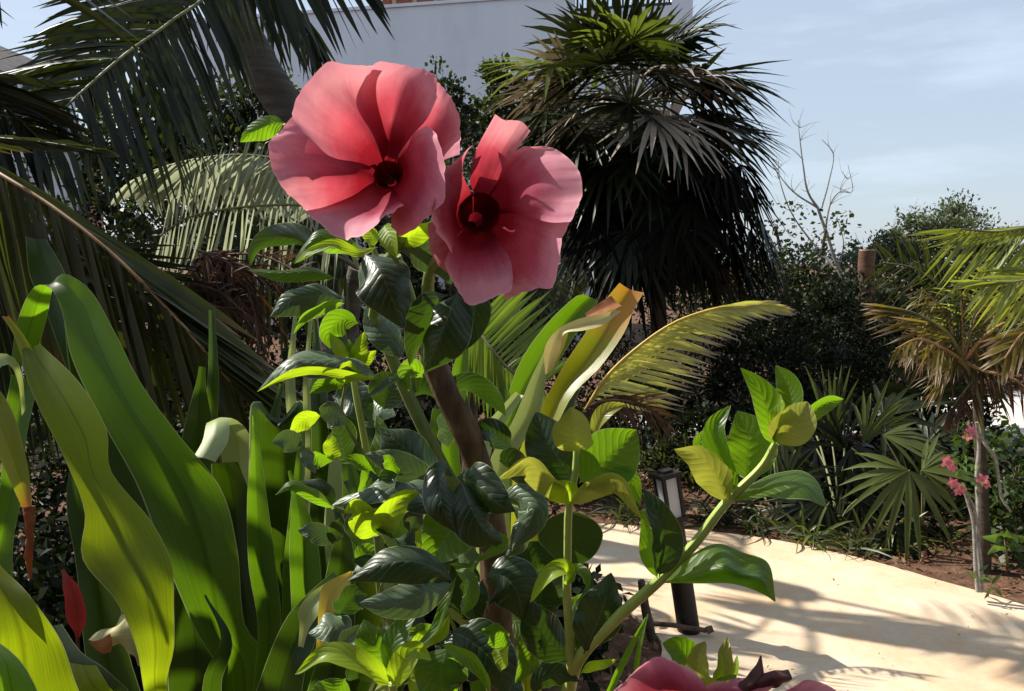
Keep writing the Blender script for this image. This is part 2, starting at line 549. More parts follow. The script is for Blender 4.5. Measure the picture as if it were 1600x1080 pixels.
def slab(name, pts, z, mat, res=60, h=.03):
    q = cr([tuple(p) for p in pts] + [tuple(pts[0])], res)[:-1]
    q = [Vector((a[0] + .012 * mnoise.noise(Vector((a[0] * 4, a[1] * 4, 0))), a[1] + .02 * mnoise.noise(Vector((a[0] * 3, a[1] * 3, 5))), z)) for a in q]
    m = MB()
    m.poly([p for p in q])
    n = len(q)
    for i in range(n):
        a, b = q[i], q[(i + 1) % n]
        m.poly([a, b, b - Vector((0, 0, h)), a - Vector((0, 0, h))])
    o = m.build(name, mat, None, False)
    return tag(o, kind='structure'), q


far_edge = [G(x, y) for x, y in ((700, 838), (830, 822), (940, 822), (1080, 832), (1200, 846), (1320, 870), (1450, 906), (1600, 950), (1760, 1010), (1950, 1110))]
near_edge = [Vector((2.6, 1.0, 0)), Vector((1.2, .9, 0)), Vector((.75, 1.7, 0)), G(1040, 1062), G(1030, 1000), G(985, 962), G(915, 915), G(840, 890), G(740, 880)]
path_obj, path_poly = slab('path', far_edge + near_edge, .012, M['path'], 120)
slab('far_path', [G(960, 700), G(960, 655), G(1200, 640), G(1400, 632), G(1500, 622), G(1600, 612), G(1900, 590), G(2000, 690), G(1640, 692), G(1520, 675), G(1400, 668), G(1200, 705)], .012, M['path_grey'], 80)


def inpoly(x, y, poly):
    c = False; n = len(poly)
    for i in range(n):
        a, b = poly[i], poly[i - 1]
        if (a.y > y) != (b.y > y) and x < (b.x - a.x) * (y - a.y) / (b.y - a.y) + a.x: c = not c
    return c


def litter():
    m = MB(); r = random.Random(3); k = 0
    while k < 3600:
        d = r.uniform(2.2, 6); x = r.uniform(-2.2, 3.2)
        onp = inpoly(x, d, path_poly)
        if onp and r.random() > .05: continue
        if x < .2 and r.random() < .6: continue
        s = r.uniform(.003, .009) if onp else r.uniform(.006, .022) * (2 if r.random() < .06 else 1)
        a = r.uniform(0, 6.28); c = Vector((x, d, r.uniform(.015, .03)))
        e = Vector((math.cos(a), math.sin(a), r.uniform(-.5, .5))) * s; f = Vector((-math.sin(a), math.cos(a), r.uniform(-.6, .6))) * s * .5
        t = Vector((0, 0, s * r.uniform(.2, .8)))
        m.poly([c - e, c + f, c + e + t, c - f]); m.poly([c - e * .4, c - f * .9 + t, c + e * .5 - t * .3])
        k += 1
    o = m.build('leaf_litter', M['litter'], None, False)
    tag(o, 'brown dry leaf litter scattered over the soil beside the path', kind='stuff')


M['litter'] = leafmat('litter', (.22, .11, .06), (.2, .1, .04), rough=.8, tr=.1, spec=.2, var=.75, nscale=18)
litter()


# ------------------------------------------------------------ white building
def building():
    A = P(490, 42, 12.75); B = P(1083, 20, 11.5)
    a = Vector((A.x, A.y, 0)); b = Vector((B.x, B.y, 0)); e = (b - a).normalized(); nrm = Vector((e.y, -e.x, 0))
    if nrm.y > 0: nrm = -nrm
    Ltot = (b - a).length
    def sx(px, z=5.2):          # position along the facade seen in picture column px
        k = (px - 800) / FPX
        # depth = y*cos + (1.35-z)*sin
        lo, hi = -6, Ltot + 6
        for _ in range(50):
            mid = (lo + hi) / 2; p = a + e * mid
            d = p.y * math.cos(PITCH) + (CAM.z - z) * math.sin(PITCH)
            if p.x / d < k: lo = mid
            else: hi = mid
        return lo
    ang = math.atan2(e.y, e.x); rot = Matrix.Rotation(ang, 3, 'Z')
    def bx(m, s0, s1, z0, z1, back, depth):
        c = a + e * ((s0 + s1) / 2) - nrm * (back + depth / 2) + Vector((0, 0, (z0 + z1) / 2))
        m.box(c, (s1 - s0, depth, z1 - z0), rot)
    bd = Vector((.12, .99, 0)).normalized(); brot = Matrix.Rotation(math.atan2(bd.y, bd.x), 3, 'Z')
    def side(m, s, z0, z1, L):
        c = a + e * s - nrm * .14 + bd * (L / 2 + .1) + Vector((0, 0, (z0 + z1) / 2)); m.box(c, (L, .2, z1 - z0), brot)
    root = thing('white_building', a + e * (Ltot / 2), 'white plastered house with a red timber screen on its roof terrace behind the palms', 'house')
    zt, zb = 5.27, 3.74
    sn = sx(897); se = sx(1050); s1 = sx(1083)
    m = MB(); bx(m, -2.5, sn, zb, zt, 0, .25); bx(m, sn, se, zb, 5.03, 0, .25); bx(m, se, s1, zb, 5.6, 0, .25)
    side(m, s1 - .16, zb, 5.55, 5.2); side(m, -2.3, zb, zt - .05, 5.2); bx(m, -2.5, s1 - .3, zb - .18, zb - .003, .003, 2.6)
    bx(m, -2.3, s1 - 1.3, 4.2, 4.35, .26, 5.0)
    m.build('upper_wall', M['plaster'], root, False)
    m = MB(); bx(m, -2.0, s1 - 1.7, -.05, zb - .2, .9, .25); bx(m, s1 - 1.95, s1 - 1.703, -.05, zb - .2, 1.16, 4.4); m.build('lower_wall', M['plaster_shaded'], root, False)
    m = MB(); bx(m, -2.54, sn + .02, zt + .003, zt + .05, -.03, .31); m.build('coping', M['plaster'], root, False)
    # red timber screen on the terrace
    scr = MB(); p0 = sx(583, 5.35); p1 = sx(850, 5.35)
    bx(scr, p0, p1, zt + .055, zt + .14, .05, .10)
    bx(scr, p0 - .02, p1, 6.05, 6.15, .05, .10)
    n = 26
    for i in range(n):
        s = p0 + (p1 - p0) * (i + .1) / n
        bx(scr, s, s + (p1 - p0) / n * .72, zt + .14, 6.05, .085 + .02 * (i % 2), .02)
    sobj = scr.build('timber_screen', M['timber_red'], root, False)
    for i in range(9):
        s = p0 + (p1 - p0) * i / 8
        m = MB(); bx(m, s - .03, s + .03, zt + .053, 6.3, .02, .06); m.build('post', M['timber_pale'], sobj, False)
    rl = MB()
    bx(rl, sn, se, 5.06, 5.10, .08, .05); bx(rl, sn, se, 5.85, 5.90, .08, .05)
    for i in range(19):
        s = sn + (se - sn) * (i + .5) / 19
        bx(rl, s - .014, s + .014, 5.10, 5.85, .09, .028)
    rl.build('railing', M['rail_dark'], root, False)
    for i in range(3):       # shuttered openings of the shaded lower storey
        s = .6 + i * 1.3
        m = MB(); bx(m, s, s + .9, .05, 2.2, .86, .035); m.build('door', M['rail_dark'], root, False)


building()


def left_house():
    o = P(-40, 240, 9)
    root = thing('brick_house', (o.x, o.y, 0), 'pink brick house with a dark roof at the left edge', 'house')
    c = P(-90, 150, 9)
    m = MB(); m.box((c.x - 1.0, c.y + 1.2, 1.55), (3.06, 2.4, 3.1)); m.build('wall', M['brick_pink'], root, False)
    z0 = P(0, 136, 9).z; xr = P(26, 136, 9).x; zt = P(0, 60, 9).z + .25
    m = MB()
    for (ya, yb) in ((c.y - .35, c.y + 2.7),):
        xm = xr - 1.35
        zt = z0 + .28
        for s in (1, -1):
            x_e = xm + s * 1.35 if s > 0 else xm - 1.8
            q = [Vector((x_e, ya, z0)), Vector((x_e, yb, z0)), Vector((xm, yb, zt + .55)), Vector((xm, ya, zt + .55))]
            up = Vector((0, 0, .12))
            m.poly(q); m.poly([p + up for p in q])
            for i in range(4): m.poly([q[i], q[(i + 1) % 4], q[(i + 1) % 4] + up, q[i] + up])
    m.build('roof', M['roof_dark'], root, False)
    root = thing('balustrade', G(60, 560), 'white balustrade glimpsed behind the leaflets at upper left', 'balustrade')
    a = P(2, 188, 8); b = P(118, 168, 8); zz = a.z
    m = MB(); d = Vector((b.x - a.x, b.y - a.y, 0)); L = d.length; rot = Matrix.Rotation(math.atan2(d.y, d.x), 3, 'Z')
    mid = (a + b) / 2
    m.box((mid.x, mid.y, zz / 2 - .05), (L, .12, zz), rot); m.build('wall', M['plaster'], root, False)
    m = MB(); m.box((mid.x, mid.y, zz + .43), (L, .1, .06), rot); m.build('handrail', M['plaster'], root, False)
    for i in range(9):
        p = a + (b - a) * (i + .5) / 9
        m = MB(); m.tube([Vector((p.x, p.y, zz - .04)), Vector((p.x, p.y, zz + .12)), Vector((p.x, p.y, zz + .25)), Vector((p.x, p.y, zz + .42))], [.028, .04, .02, .03], 8, True, 8)
        m.build('baluster', M['plaster'], root)


left_house()


# ------------------------------------------------------------ plant builders
def wd(t):      # (right, up, towards the camera) -> world
    return Vector((t[0], -t[2], t[1])).normalized()


def leaflet(m, p0, d, L, w, droop, roll, seg=4, fold=.25):
    N = (CAM - p0); N = N - N.dot(d) * d; N.normalize()
    s = Matrix.Rotation(roll, 3, d) @ d.cross(N)
    n2 = s.cross(d)
    rows = []
    for k in range(seg + 1):
        t = k / seg
        c = p0 + d * (L * t) + Vector((0, 0, -droop * L * t * t))
        ww = w * (0.45 + 1.1 * t) if t < .45 else w * (1 - ((t - .45) / .55) ** 1.6)
        ww = max(ww, w * .04) / 2
        rows.append([c - s * ww + n2 * ww * fold, c, c + s * ww + n2 * ww * fold])
    m.grid(rows, 2, seg)


def frond(par, rach, n, L, sides, w, mat, rmat, rr=(.012, .003), droop=.25, jit=.08, seed=0, s0=.08, rollj=.5, prof=None, seg=4, roll0=.3, name='frond', label=None, rj=.15):
    r = random.Random(seed)
    pts = [P(*p) for p in rach]
    C = [Vector(c) for c in cr(pts, 60)]
    m = MB()
    for i in range(n):
        s = s0 + (1 - s0) * (i + .5) / n
        for si, (da, db) in enumerate(sides):
            if da is None: continue
            k = min(59, int(s * 60)); f = s * 60 - k
            p = C[k].lerp(C[k + 1], f)
            d = (wd(da).lerp(wd(db), s) + Vector((r.gauss(0, jit), r.gauss(0, jit), r.gauss(0, jit * .8)))).normalized()
            pr = (prof(s) if prof else (min(1, .55 + s * 1.6) * (1 - .55 * max(0, (s - .55) / .45) ** 1.4)))
            leaflet(m, p, d, L * pr * r.uniform(1 - rj, 1 + rj * .6), w * r.uniform(.8, 1.15), droop * r.uniform(.6, 1.4), roll0 * (1 if si else -1) + r.gauss(0, rollj), seg)
    o = m.build(name, mat, par)
    rb = MB(); rb.tube(C, [rr[0] + (rr[1] - rr[0]) * i / 60 for i in range(61)], 7); rb.build('rachis', rmat, o)
    if label: o['label'] = label
    return o


def fanleaf(par, base, hub, M_, N_, rad, mat, pmat, nseg=22, span=250, w=.045, droop=.3, seed=0, name='fan_leaf', pr=.008, sg=4, irr=.5):
    r = random.Random(seed)
    M_ = M_.normalized(); N_ = (N_ - N_.dot(M_) * M_).normalized(); S = M_.cross(N_)
    m = MB()
    for i in range(nseg):
        a = R(span) * ((i + .5) / nseg - .5) + r.gauss(0, .05 * irr)
        if r.random() < .08 * irr: continue
        d = (M_ * math.cos(a) + S * math.sin(a) - N_ * (.12 + r.gauss(0, .12 * irr)) + Vector((0, 0, r.gauss(0, .07 * irr)))).normalized()
        L = rad * (1 - .28 * (abs(a) / R(span / 2)) ** 2) * r.uniform(1 - .22 * irr, 1.08)
        s = N_.cross(d).normalized(); n2 = s.cross(d)
        rows = []
        dr = droop * r.uniform(.3, 2.2)
        for k in range(sg + 1):
            t = k / sg
            c = hub + d * (L * t) + Vector((0, 0, -dr * L * t ** 2.4))
            wl = min(w * .5, L * t * math.tan(R(span) / nseg / 2) * 1.12 + .002) if t < .5 else w * .5 * (1 - ((t - .5) / .5) ** 1.5)
            wl = max(wl, .0012)
            rows.append([c - s * wl - n2 * wl * .25, c, c + s * wl - n2 * wl * .25])
        m.grid(rows, 2, sg)
    o = m.build(name, mat, par)
    if (hub - base).length > .02:
        pm = MB(); mid = (base + hub) / 2 + Vector((0, 0, .12 * (hub - base).length))
        pm.tube([base, mid, hub], [pr * 1.3, pr, pr * .8], 6, True, 10); pm.build('petiole', pmat, o)
    return o


def clump_leaf(m, p, d, n, L, w):
    s = d.cross(n); s = s.normalized() if s.length > 1e-4 else d.orthogonal().normalized()
    n = s.cross(d)
    a = p; b = p + d * L * .5 + s * w * .5 + n * L * .06; c = p + d * L - n * L * .06; e = p + d * L * .5 - s * w * .5 + n * L * .06
    m.poly([a, b, c, e], ((.5, 0), (1, .5), (.5, 1), (0, .5)))


def crown(m, c, rad, n, L, r, ar=.5, up=.3, shell=.45, clumps=None):
    """leaf-size faces in clusters spread through an ellipsoid"""
    k = clumps or max(6, n // 26)
    cs = []
    for _ in range(k):
        v = Vector((r.gauss(0, 1), r.gauss(0, 1), r.gauss(0, 1))).normalized() * (shell + (1 - shell) * r.random()) * r.uniform(.75, 1.12)
        cs.append((Vector((c[0] + v.x * rad[0], c[1] + v.y * rad[1], c[2] + v.z * rad[2])), v.normalized()))
    cr_r = .34 * min(rad) * (60 / k) ** .33
    for i in range(n):
        q, v = cs[i % k]
        o = Vector((r.gauss(0, 1), r.gauss(0, 1), r.gauss(0, .8))) * cr_r * .6
        d = (Vector((r.gauss(0, 1), r.gauss(0, 1), r.gauss(0, 1))) + v * .9 + Vector((0, 0, up))).normalized()
        nn = Vector((r.gauss(0, .7), r.gauss(0, .7), 1)).normalized()
        ll = L * r.uniform(.6, 1.25)
        clump_leaf(m, q + o, d, nn, ll, ll * ar)
    return cs


def bush(name, label, cat, blobs, mat, L, barkmat=None, group=None, ar=.5, seed=1, trunk=.03, base=None, limbs=10, up=.3, shell=.45, cpart='crown', spart='trunk'):
    """blobs: (px, py, d, rx, ry, rz, n)"""
    r = random.Random(seed)
    bl = [(P(b[0], b[1], b[2]), b[3:6], b[6]) for b in blobs]
    c0 = bl[0][0]
    bs = Vector(base) if base else Vector((c0.x, c0.y, 0))
    root = thing(name, bs, label, cat, group)
    m = MB(); tips = []
    for c, rad, n in bl: tips += [(t[0], c) for t in crown(m, c, rad, n, L, r, ar, up, shell)]
    m.build(cpart, mat, root)
    t = MB()
    fork = bs + (c0 - bs) * .45
    t.tube([bs - Vector((0, 0, .03)), bs + (fork - bs) * .5 + Vector((r.uniform(-.04, .04), 0, 0)), fork], [trunk, trunk * .85, trunk * .7], 8, True, 10)
    for c, rad, n in bl:
        t.tube([fork, (fork + c) / 2 + Vector((r.uniform(-.1, .1), 0, .05)), c], [trunk * .65, trunk * .5, trunk * .35], 6, True, 8)
    for tp, c in r.sample(tips, min(limbs, len(tips))):
        t.tube([c, (c + tp) / 2 + Vector((0, 0, .04)), tp], [trunk * .35, trunk * .25, trunk * .12], 5, False, 5)
    t.build(spart, barkmat or M['bark_dark'], root)
    return root


# ------------------------------------------------------------ far vegetation
bush('broadleaf_tree', 'unseen dense tree added behind the viewpoint to block sky light, its crown outside the picture', 'tree',
     [(800, 540, -4.2, 2.6, 1.0, 1.9, 3600), (400, 540, -4.6, 2.4, 1.0, 1.8, 3200), (1200, 540, -4.6, 2.4, 1.0, 1.8, 3200), (300, 1400, -4.2, 3.0, 2.2, 1.2, 6000), (-200, 1200, -2.6, 2.2, 2.0, 1.6, 4500)],
     M['bush_dark'], .26, seed=3, trunk=.14, limbs=20)  # unseen tree added to cut the sky light from behind and above
bush('broadleaf_tree', 'low wind-shaped tree with open grey-green crown against the sky at right', 'tree',
     [(1470, 375, 13, .95, .9, .50, 5200), (1540, 385, 13, .7, .8, .40, 2800), (1395, 390, 13, .7, .7, .30, 2400), (1432, 352, 13, .35, .4, .32, 700), (1490, 334, 13.2, .42, .4, .30, 800), (1340, 405, 13, .7, .7, .25, 1200)],
     M['bush_far'], .075, seed=4, trunk=.09, limbs=40, shell=.2)
bush('hedge_tree', 'dense dark hedge tree filling the space under the open-crowned tree', 'tree',
     [(1560, 450, 11, 1.2, .9, .55, 4500), (1400, 450, 11, 1.2, .9, .5, 4500), (1250, 455, 11, 1.0, .9, .6, 2600), (1500, 560, 11, 1.6, .9, .9, 2800), (1300, 560, 11, 1.5, .9, .9, 2800), (1680, 480, 11, 1.0, .9, .9, 2000)],
     M['bush_mid'], .075, seed=5, trunk=.08, limbs=30)
bush('sea_grape_bush', 'round-leaved bush in front of the bare tree, its twigs against the sky', 'bush',
     [(1240, 425, 9, .5, .5, .34, 900), (1212, 355, 9, .3, .3, .28, 110), (1290, 362, 9, .28, .3, .24, 90), (1175, 460, 9, .4, .4, .36, 900), (1330, 470, 9, .5, .5, .28, 1300), (1240, 510, 8.8, .8, .5, .45, 2600)],
     M['bush_mid'], .06, seed=6, ar=.8, trunk=.04, limbs=40)
bush('small_leaved_tree', 'round-leaved green tree left of the tall fan palm in front of the white wall', 'tree',
     [(790, 118, 9, .34, .35, .16, 420), (800, 165, 9, .42, .4, .22, 800), (770, 110, 9, .2, .2, .1, 160), (815, 240, 9, .6, .5, .45, 1700), (740, 200, 9.2, .35, .3, .22, 500), (830, 340, 9, .7, .5, .7, 1800)],
     M['bush_mid'], .075, seed=7, ar=.75, trunk=.05, limbs=40)
bush('slender_tree', 'small green tree peeping out between the two open blossoms', 'tree',
     [(697, 150, 8, .16, .2, .22, 420), (680, 115, 8, .1, .1, .1, 70), (715, 190, 8, .2, .2, .25, 520), (700, 290, 8, .5, .4, .6, 1500)],
     M['bush_mid'], .06, seed=8, ar=.7, trunk=.04, limbs=20)
bush('garden_tree', 'leafy green tree seen through the fronds left of the pink blossoms', 'tree',
     [(300, 200, 8.5, .8, .6, .55, 2600), (380, 260, 8.5, .7, .6, .5, 2200), (210, 230, 8.5, .8, .6, .5, 2200), (110, 290, 8.3, .9, .6, .6, 2200), (300, 340, 8.0, 1.3, .6, .7, 2600), (420, 170, 8.6, .4, .4, .4, 900), (20, 230, 8.5, .6, .6, .5, 1200)],
     M['bush_mid'], .09, seed=9, trunk=.09, limbs=40)
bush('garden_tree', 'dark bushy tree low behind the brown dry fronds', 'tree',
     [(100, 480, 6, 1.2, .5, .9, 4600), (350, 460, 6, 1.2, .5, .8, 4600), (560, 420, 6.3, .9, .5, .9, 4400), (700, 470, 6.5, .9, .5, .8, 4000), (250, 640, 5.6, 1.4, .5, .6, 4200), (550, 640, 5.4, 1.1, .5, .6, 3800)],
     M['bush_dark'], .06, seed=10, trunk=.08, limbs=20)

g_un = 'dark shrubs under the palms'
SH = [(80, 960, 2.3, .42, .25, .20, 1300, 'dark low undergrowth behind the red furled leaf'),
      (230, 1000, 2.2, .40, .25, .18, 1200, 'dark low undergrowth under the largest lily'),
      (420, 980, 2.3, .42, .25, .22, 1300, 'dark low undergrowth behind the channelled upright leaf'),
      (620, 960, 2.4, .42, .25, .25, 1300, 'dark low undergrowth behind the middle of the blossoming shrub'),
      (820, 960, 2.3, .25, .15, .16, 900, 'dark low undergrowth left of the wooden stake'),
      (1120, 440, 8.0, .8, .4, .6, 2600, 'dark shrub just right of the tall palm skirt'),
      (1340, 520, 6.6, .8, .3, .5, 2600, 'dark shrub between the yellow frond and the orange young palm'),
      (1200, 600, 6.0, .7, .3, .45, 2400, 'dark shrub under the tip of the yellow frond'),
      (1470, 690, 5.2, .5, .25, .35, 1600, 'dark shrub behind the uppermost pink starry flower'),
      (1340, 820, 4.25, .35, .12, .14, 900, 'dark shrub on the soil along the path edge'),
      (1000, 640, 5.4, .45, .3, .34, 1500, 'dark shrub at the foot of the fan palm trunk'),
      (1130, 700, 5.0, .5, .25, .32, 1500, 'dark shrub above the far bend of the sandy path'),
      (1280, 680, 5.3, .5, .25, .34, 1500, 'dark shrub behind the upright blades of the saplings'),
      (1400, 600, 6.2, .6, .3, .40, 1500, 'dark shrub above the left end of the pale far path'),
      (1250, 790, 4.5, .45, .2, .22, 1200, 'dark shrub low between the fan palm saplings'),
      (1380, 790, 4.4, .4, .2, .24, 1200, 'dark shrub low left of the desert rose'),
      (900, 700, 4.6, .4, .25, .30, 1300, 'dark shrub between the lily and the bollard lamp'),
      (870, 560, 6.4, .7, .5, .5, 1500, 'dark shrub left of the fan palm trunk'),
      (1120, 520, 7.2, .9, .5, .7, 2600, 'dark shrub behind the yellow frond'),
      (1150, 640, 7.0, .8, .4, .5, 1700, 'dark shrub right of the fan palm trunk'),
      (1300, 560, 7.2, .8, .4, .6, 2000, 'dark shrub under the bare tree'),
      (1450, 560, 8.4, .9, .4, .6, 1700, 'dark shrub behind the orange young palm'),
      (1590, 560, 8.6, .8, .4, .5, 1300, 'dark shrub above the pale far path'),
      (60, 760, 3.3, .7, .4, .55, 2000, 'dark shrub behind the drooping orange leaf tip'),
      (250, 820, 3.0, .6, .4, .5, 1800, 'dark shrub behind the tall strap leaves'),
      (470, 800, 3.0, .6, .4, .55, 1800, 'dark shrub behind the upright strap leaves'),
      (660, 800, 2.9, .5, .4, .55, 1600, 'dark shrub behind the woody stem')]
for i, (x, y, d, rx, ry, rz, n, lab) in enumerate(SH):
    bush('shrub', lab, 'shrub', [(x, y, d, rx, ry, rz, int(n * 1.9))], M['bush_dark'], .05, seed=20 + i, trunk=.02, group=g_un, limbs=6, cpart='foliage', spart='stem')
bush('leafy_bush', 'green leafy bush with bright leaves beside the trunk at the right edge', 'bush',
     [(1590, 750, 3.7, .22, .2, .22, 520), (1600, 830, 3.6, .2, .2, .2, 420), (1560, 690, 4.0, .15, .15, .12, 160)], M['bush_green'], .05, seed=40, ar=.6, trunk=.012, limbs=12, cpart='foliage', spart='stem')
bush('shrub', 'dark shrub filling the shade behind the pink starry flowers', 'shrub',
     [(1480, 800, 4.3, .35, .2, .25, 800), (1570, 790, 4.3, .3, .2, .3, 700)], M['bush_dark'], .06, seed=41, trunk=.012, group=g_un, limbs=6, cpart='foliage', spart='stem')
bush('leafy_bush', 'low tangle of narrow green leaves behind the bollard lamp', 'bush',
     [(1040, 715, 4.9, .26, .15, .12, 420), (1120, 760, 4.9, .3, .2, .2, 500), (980, 770, 4.8, .2, .2, .16, 300)], M['grassy'], .08, seed=42, ar=.25, trunk=.01, limbs=8, cpart='foliage', spart='stem', up=.8)


def bare_tree():
    b = P(1335, 470, 9.5)
    root = thing('bare_tree', (b.x, b.y, 0), 'leafless pale tree with thin forked branches against the sky', 'tree')
    m = MB(); D = 9.5
    def br(pts, r0, r1):
        q = [P(x, y, D + dz) for x, y, dz in pts]
        n = len(q); m.tube(q, [(r0 + (r1 - r0) * i / (n - 1)) * .55 for i in range(n)], 7, True, 14, .3)
    base = P(1335, 470, D); 
    m.tube([Vector((base.x, base.y, -.03)), Vector((base.x - .05, base.y, .5)), base], [.045, .034, .026], 9, True, 8, .2)
    br([(1335, 470, 0), (1310, 420, 0), (1290, 360, 0), (1278, 325, 0)], .045, .03)
    br([(1278, 325, 0), (1262, 300, 0), (1255, 260, 0), (1250, 220, 0), (1247, 188, 0)], .028, .006)
    br([(1278, 325, 0), (1240, 300, .1), (1215, 270, .2), (1195, 236, .2)], .022, .005)
    br([(1290, 360, 0), (1297, 320, 0), (1312, 300, 0), (1332, 300, -.1), (1325, 258, -.1)], .02, .005)
    br([(1284, 325, 0), (1296, 280, 0), (1302, 240, 0), (1284, 218, 0)], .018, .005)
    br([(1325, 440, 0), (1288, 400, .2), (1262, 370, .3), (1235, 330, .3), (1218, 280, .3), (1216, 250, .3)], .03, .005)
    br([(1255, 250, 0), (1240, 235, 0), (1212, 218, 0)], .010, .003)
    br([(1326, 300, -.1), (1300, 290, 0)], .008, .003)
    br([(1310, 420, 0), (1318, 380, -.1), (1308, 340, -.2)], .018, .006)
    r = random.Random(5)
    for (x, y) in ((1250, 220), (1262, 300), (1302, 240), (1325, 280), (1215, 265), (1240, 300), (1297, 320), (1218, 280), (1312, 300), (1235, 330), (1250, 200)):
        for _ in range(3):
            a = r.uniform(-2.6, -.5); L = r.uniform(14, 38)
            br([(x, y, 0), (x + math.cos(a) * L * .5, y + math.sin(a) * L * .5 + 2, r.uniform(-.1, .1)), (x + math.cos(a + .2) * L, y + math.sin(a + .2) * L, r.uniform(-.2, .2))], .007, .0025)
    m.build('branches', M['bark_pale'], root)


bare_tree()


def stump():
    t = P(1355, 392, 8.5); b = Vector((t.x + .02, t.y, 0))
    root = thing('palm_stump', b, 'reddish cut-off palm trunk standing above the shrubs', 'stump')
    m = MB(); m.tube([b - Vector((0, 0, .05)), b + Vector((0, 0, .6)), b + Vector((-.01, 0, 1.1)), Vector((t.x, t.y, t.z))], [.11, .09, .08, .088], 14, True, 22, .18)
    m.build('trunk', M['bark_red'], root)
    m = MB(); m.tube([Vector((t.x, t.y, t.z + .002)), Vector((t.x, t.y, t.z + .012))], [.08, .078], 14); m.build('cut_face', M['timber_pale'], root)


stump()


# ------------------------------------------------------------ tall fan palm
def tall_fan_palm():
    D = 5.9
    top = P(985, 190, D); g = G(1032, 690); g.z = 0
    root = thing('fan_palm', g, 'tall fan palm with a shaggy skirt of dead leaves in front of the white house', 'palm tree')
    m = MB(); m.tube([g - Vector((0, 0, .05)), P(1030, 600, D), P(1028, 480, D), P(1005, 320, D), top], [.085, .07, .06, .07, .08], 14, True, 40, .15)
    m.build('trunk', M['bark_dark'], root)
    r = random.Random(12)
    k = 0
    # live leaves: azimuth round the crown, elevation from upright to drooping
    for el, num, lp, rad in ((72, 5, .40, .50), (48, 9, .50, .55), (22, 13, .62, .58), (-5, 14, .62, .58), (-30, 13, .58, .56)):
        for i in range(num):
            az = 2 * math.pi * (i + r.uniform(-.3, .3)) / num + el
            e = R(el + r.uniform(-10, 10))
            d = Vector((math.cos(az) * math.cos(e), math.sin(az) * math.cos(e), math.sin(e)))
            base = top + Vector((0, 0, .12)); hub = base + d * lp * r.uniform(.85, 1.1) + Vector((0, 0, -.05 if el < 40 else 0))
            Mv = (d + Vector((0, 0, -.25 if el < 60 else 0))).normalized()
            Nv = Vector((r.gauss(0, .3), r.gauss(0, .3), 1)) if abs(el) < 60 else Vector((math.cos(az), math.sin(az), -.2)) * -1
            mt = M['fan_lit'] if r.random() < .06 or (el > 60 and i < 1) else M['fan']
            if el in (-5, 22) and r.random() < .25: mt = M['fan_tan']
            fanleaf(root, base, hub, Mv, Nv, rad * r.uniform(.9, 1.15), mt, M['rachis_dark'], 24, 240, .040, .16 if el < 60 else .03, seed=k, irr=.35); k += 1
    # dead skirt hanging round the trunk
    for i in range(64):
        az = r.uniform(0, 6.28); ring = r.random()
        base = top.lerp(P(1020, 400, D), ring * .75)
        out = r.uniform(.25, .70) * (1 + .25 * math.cos(az)) * (1 - .1 * ring)
        hub = base + Vector((math.cos(az) * out, math.sin(az) * out, -r.uniform(.0, .35)))
        Mv = Vector((math.cos(az) * .8, math.sin(az) * .8, -1)); Nv = Vector((math.cos(az), math.sin(az), .3))
        fanleaf(root, base, hub, Mv, Nv, r.uniform(.42, .6), M['fan_dead'] if r.random() < .6 else M['fan'], M['bark_dark'], 18, 170, .042, .25, seed=200 + i, name='dead_leaf', pr=.007)


tall_fan_palm()


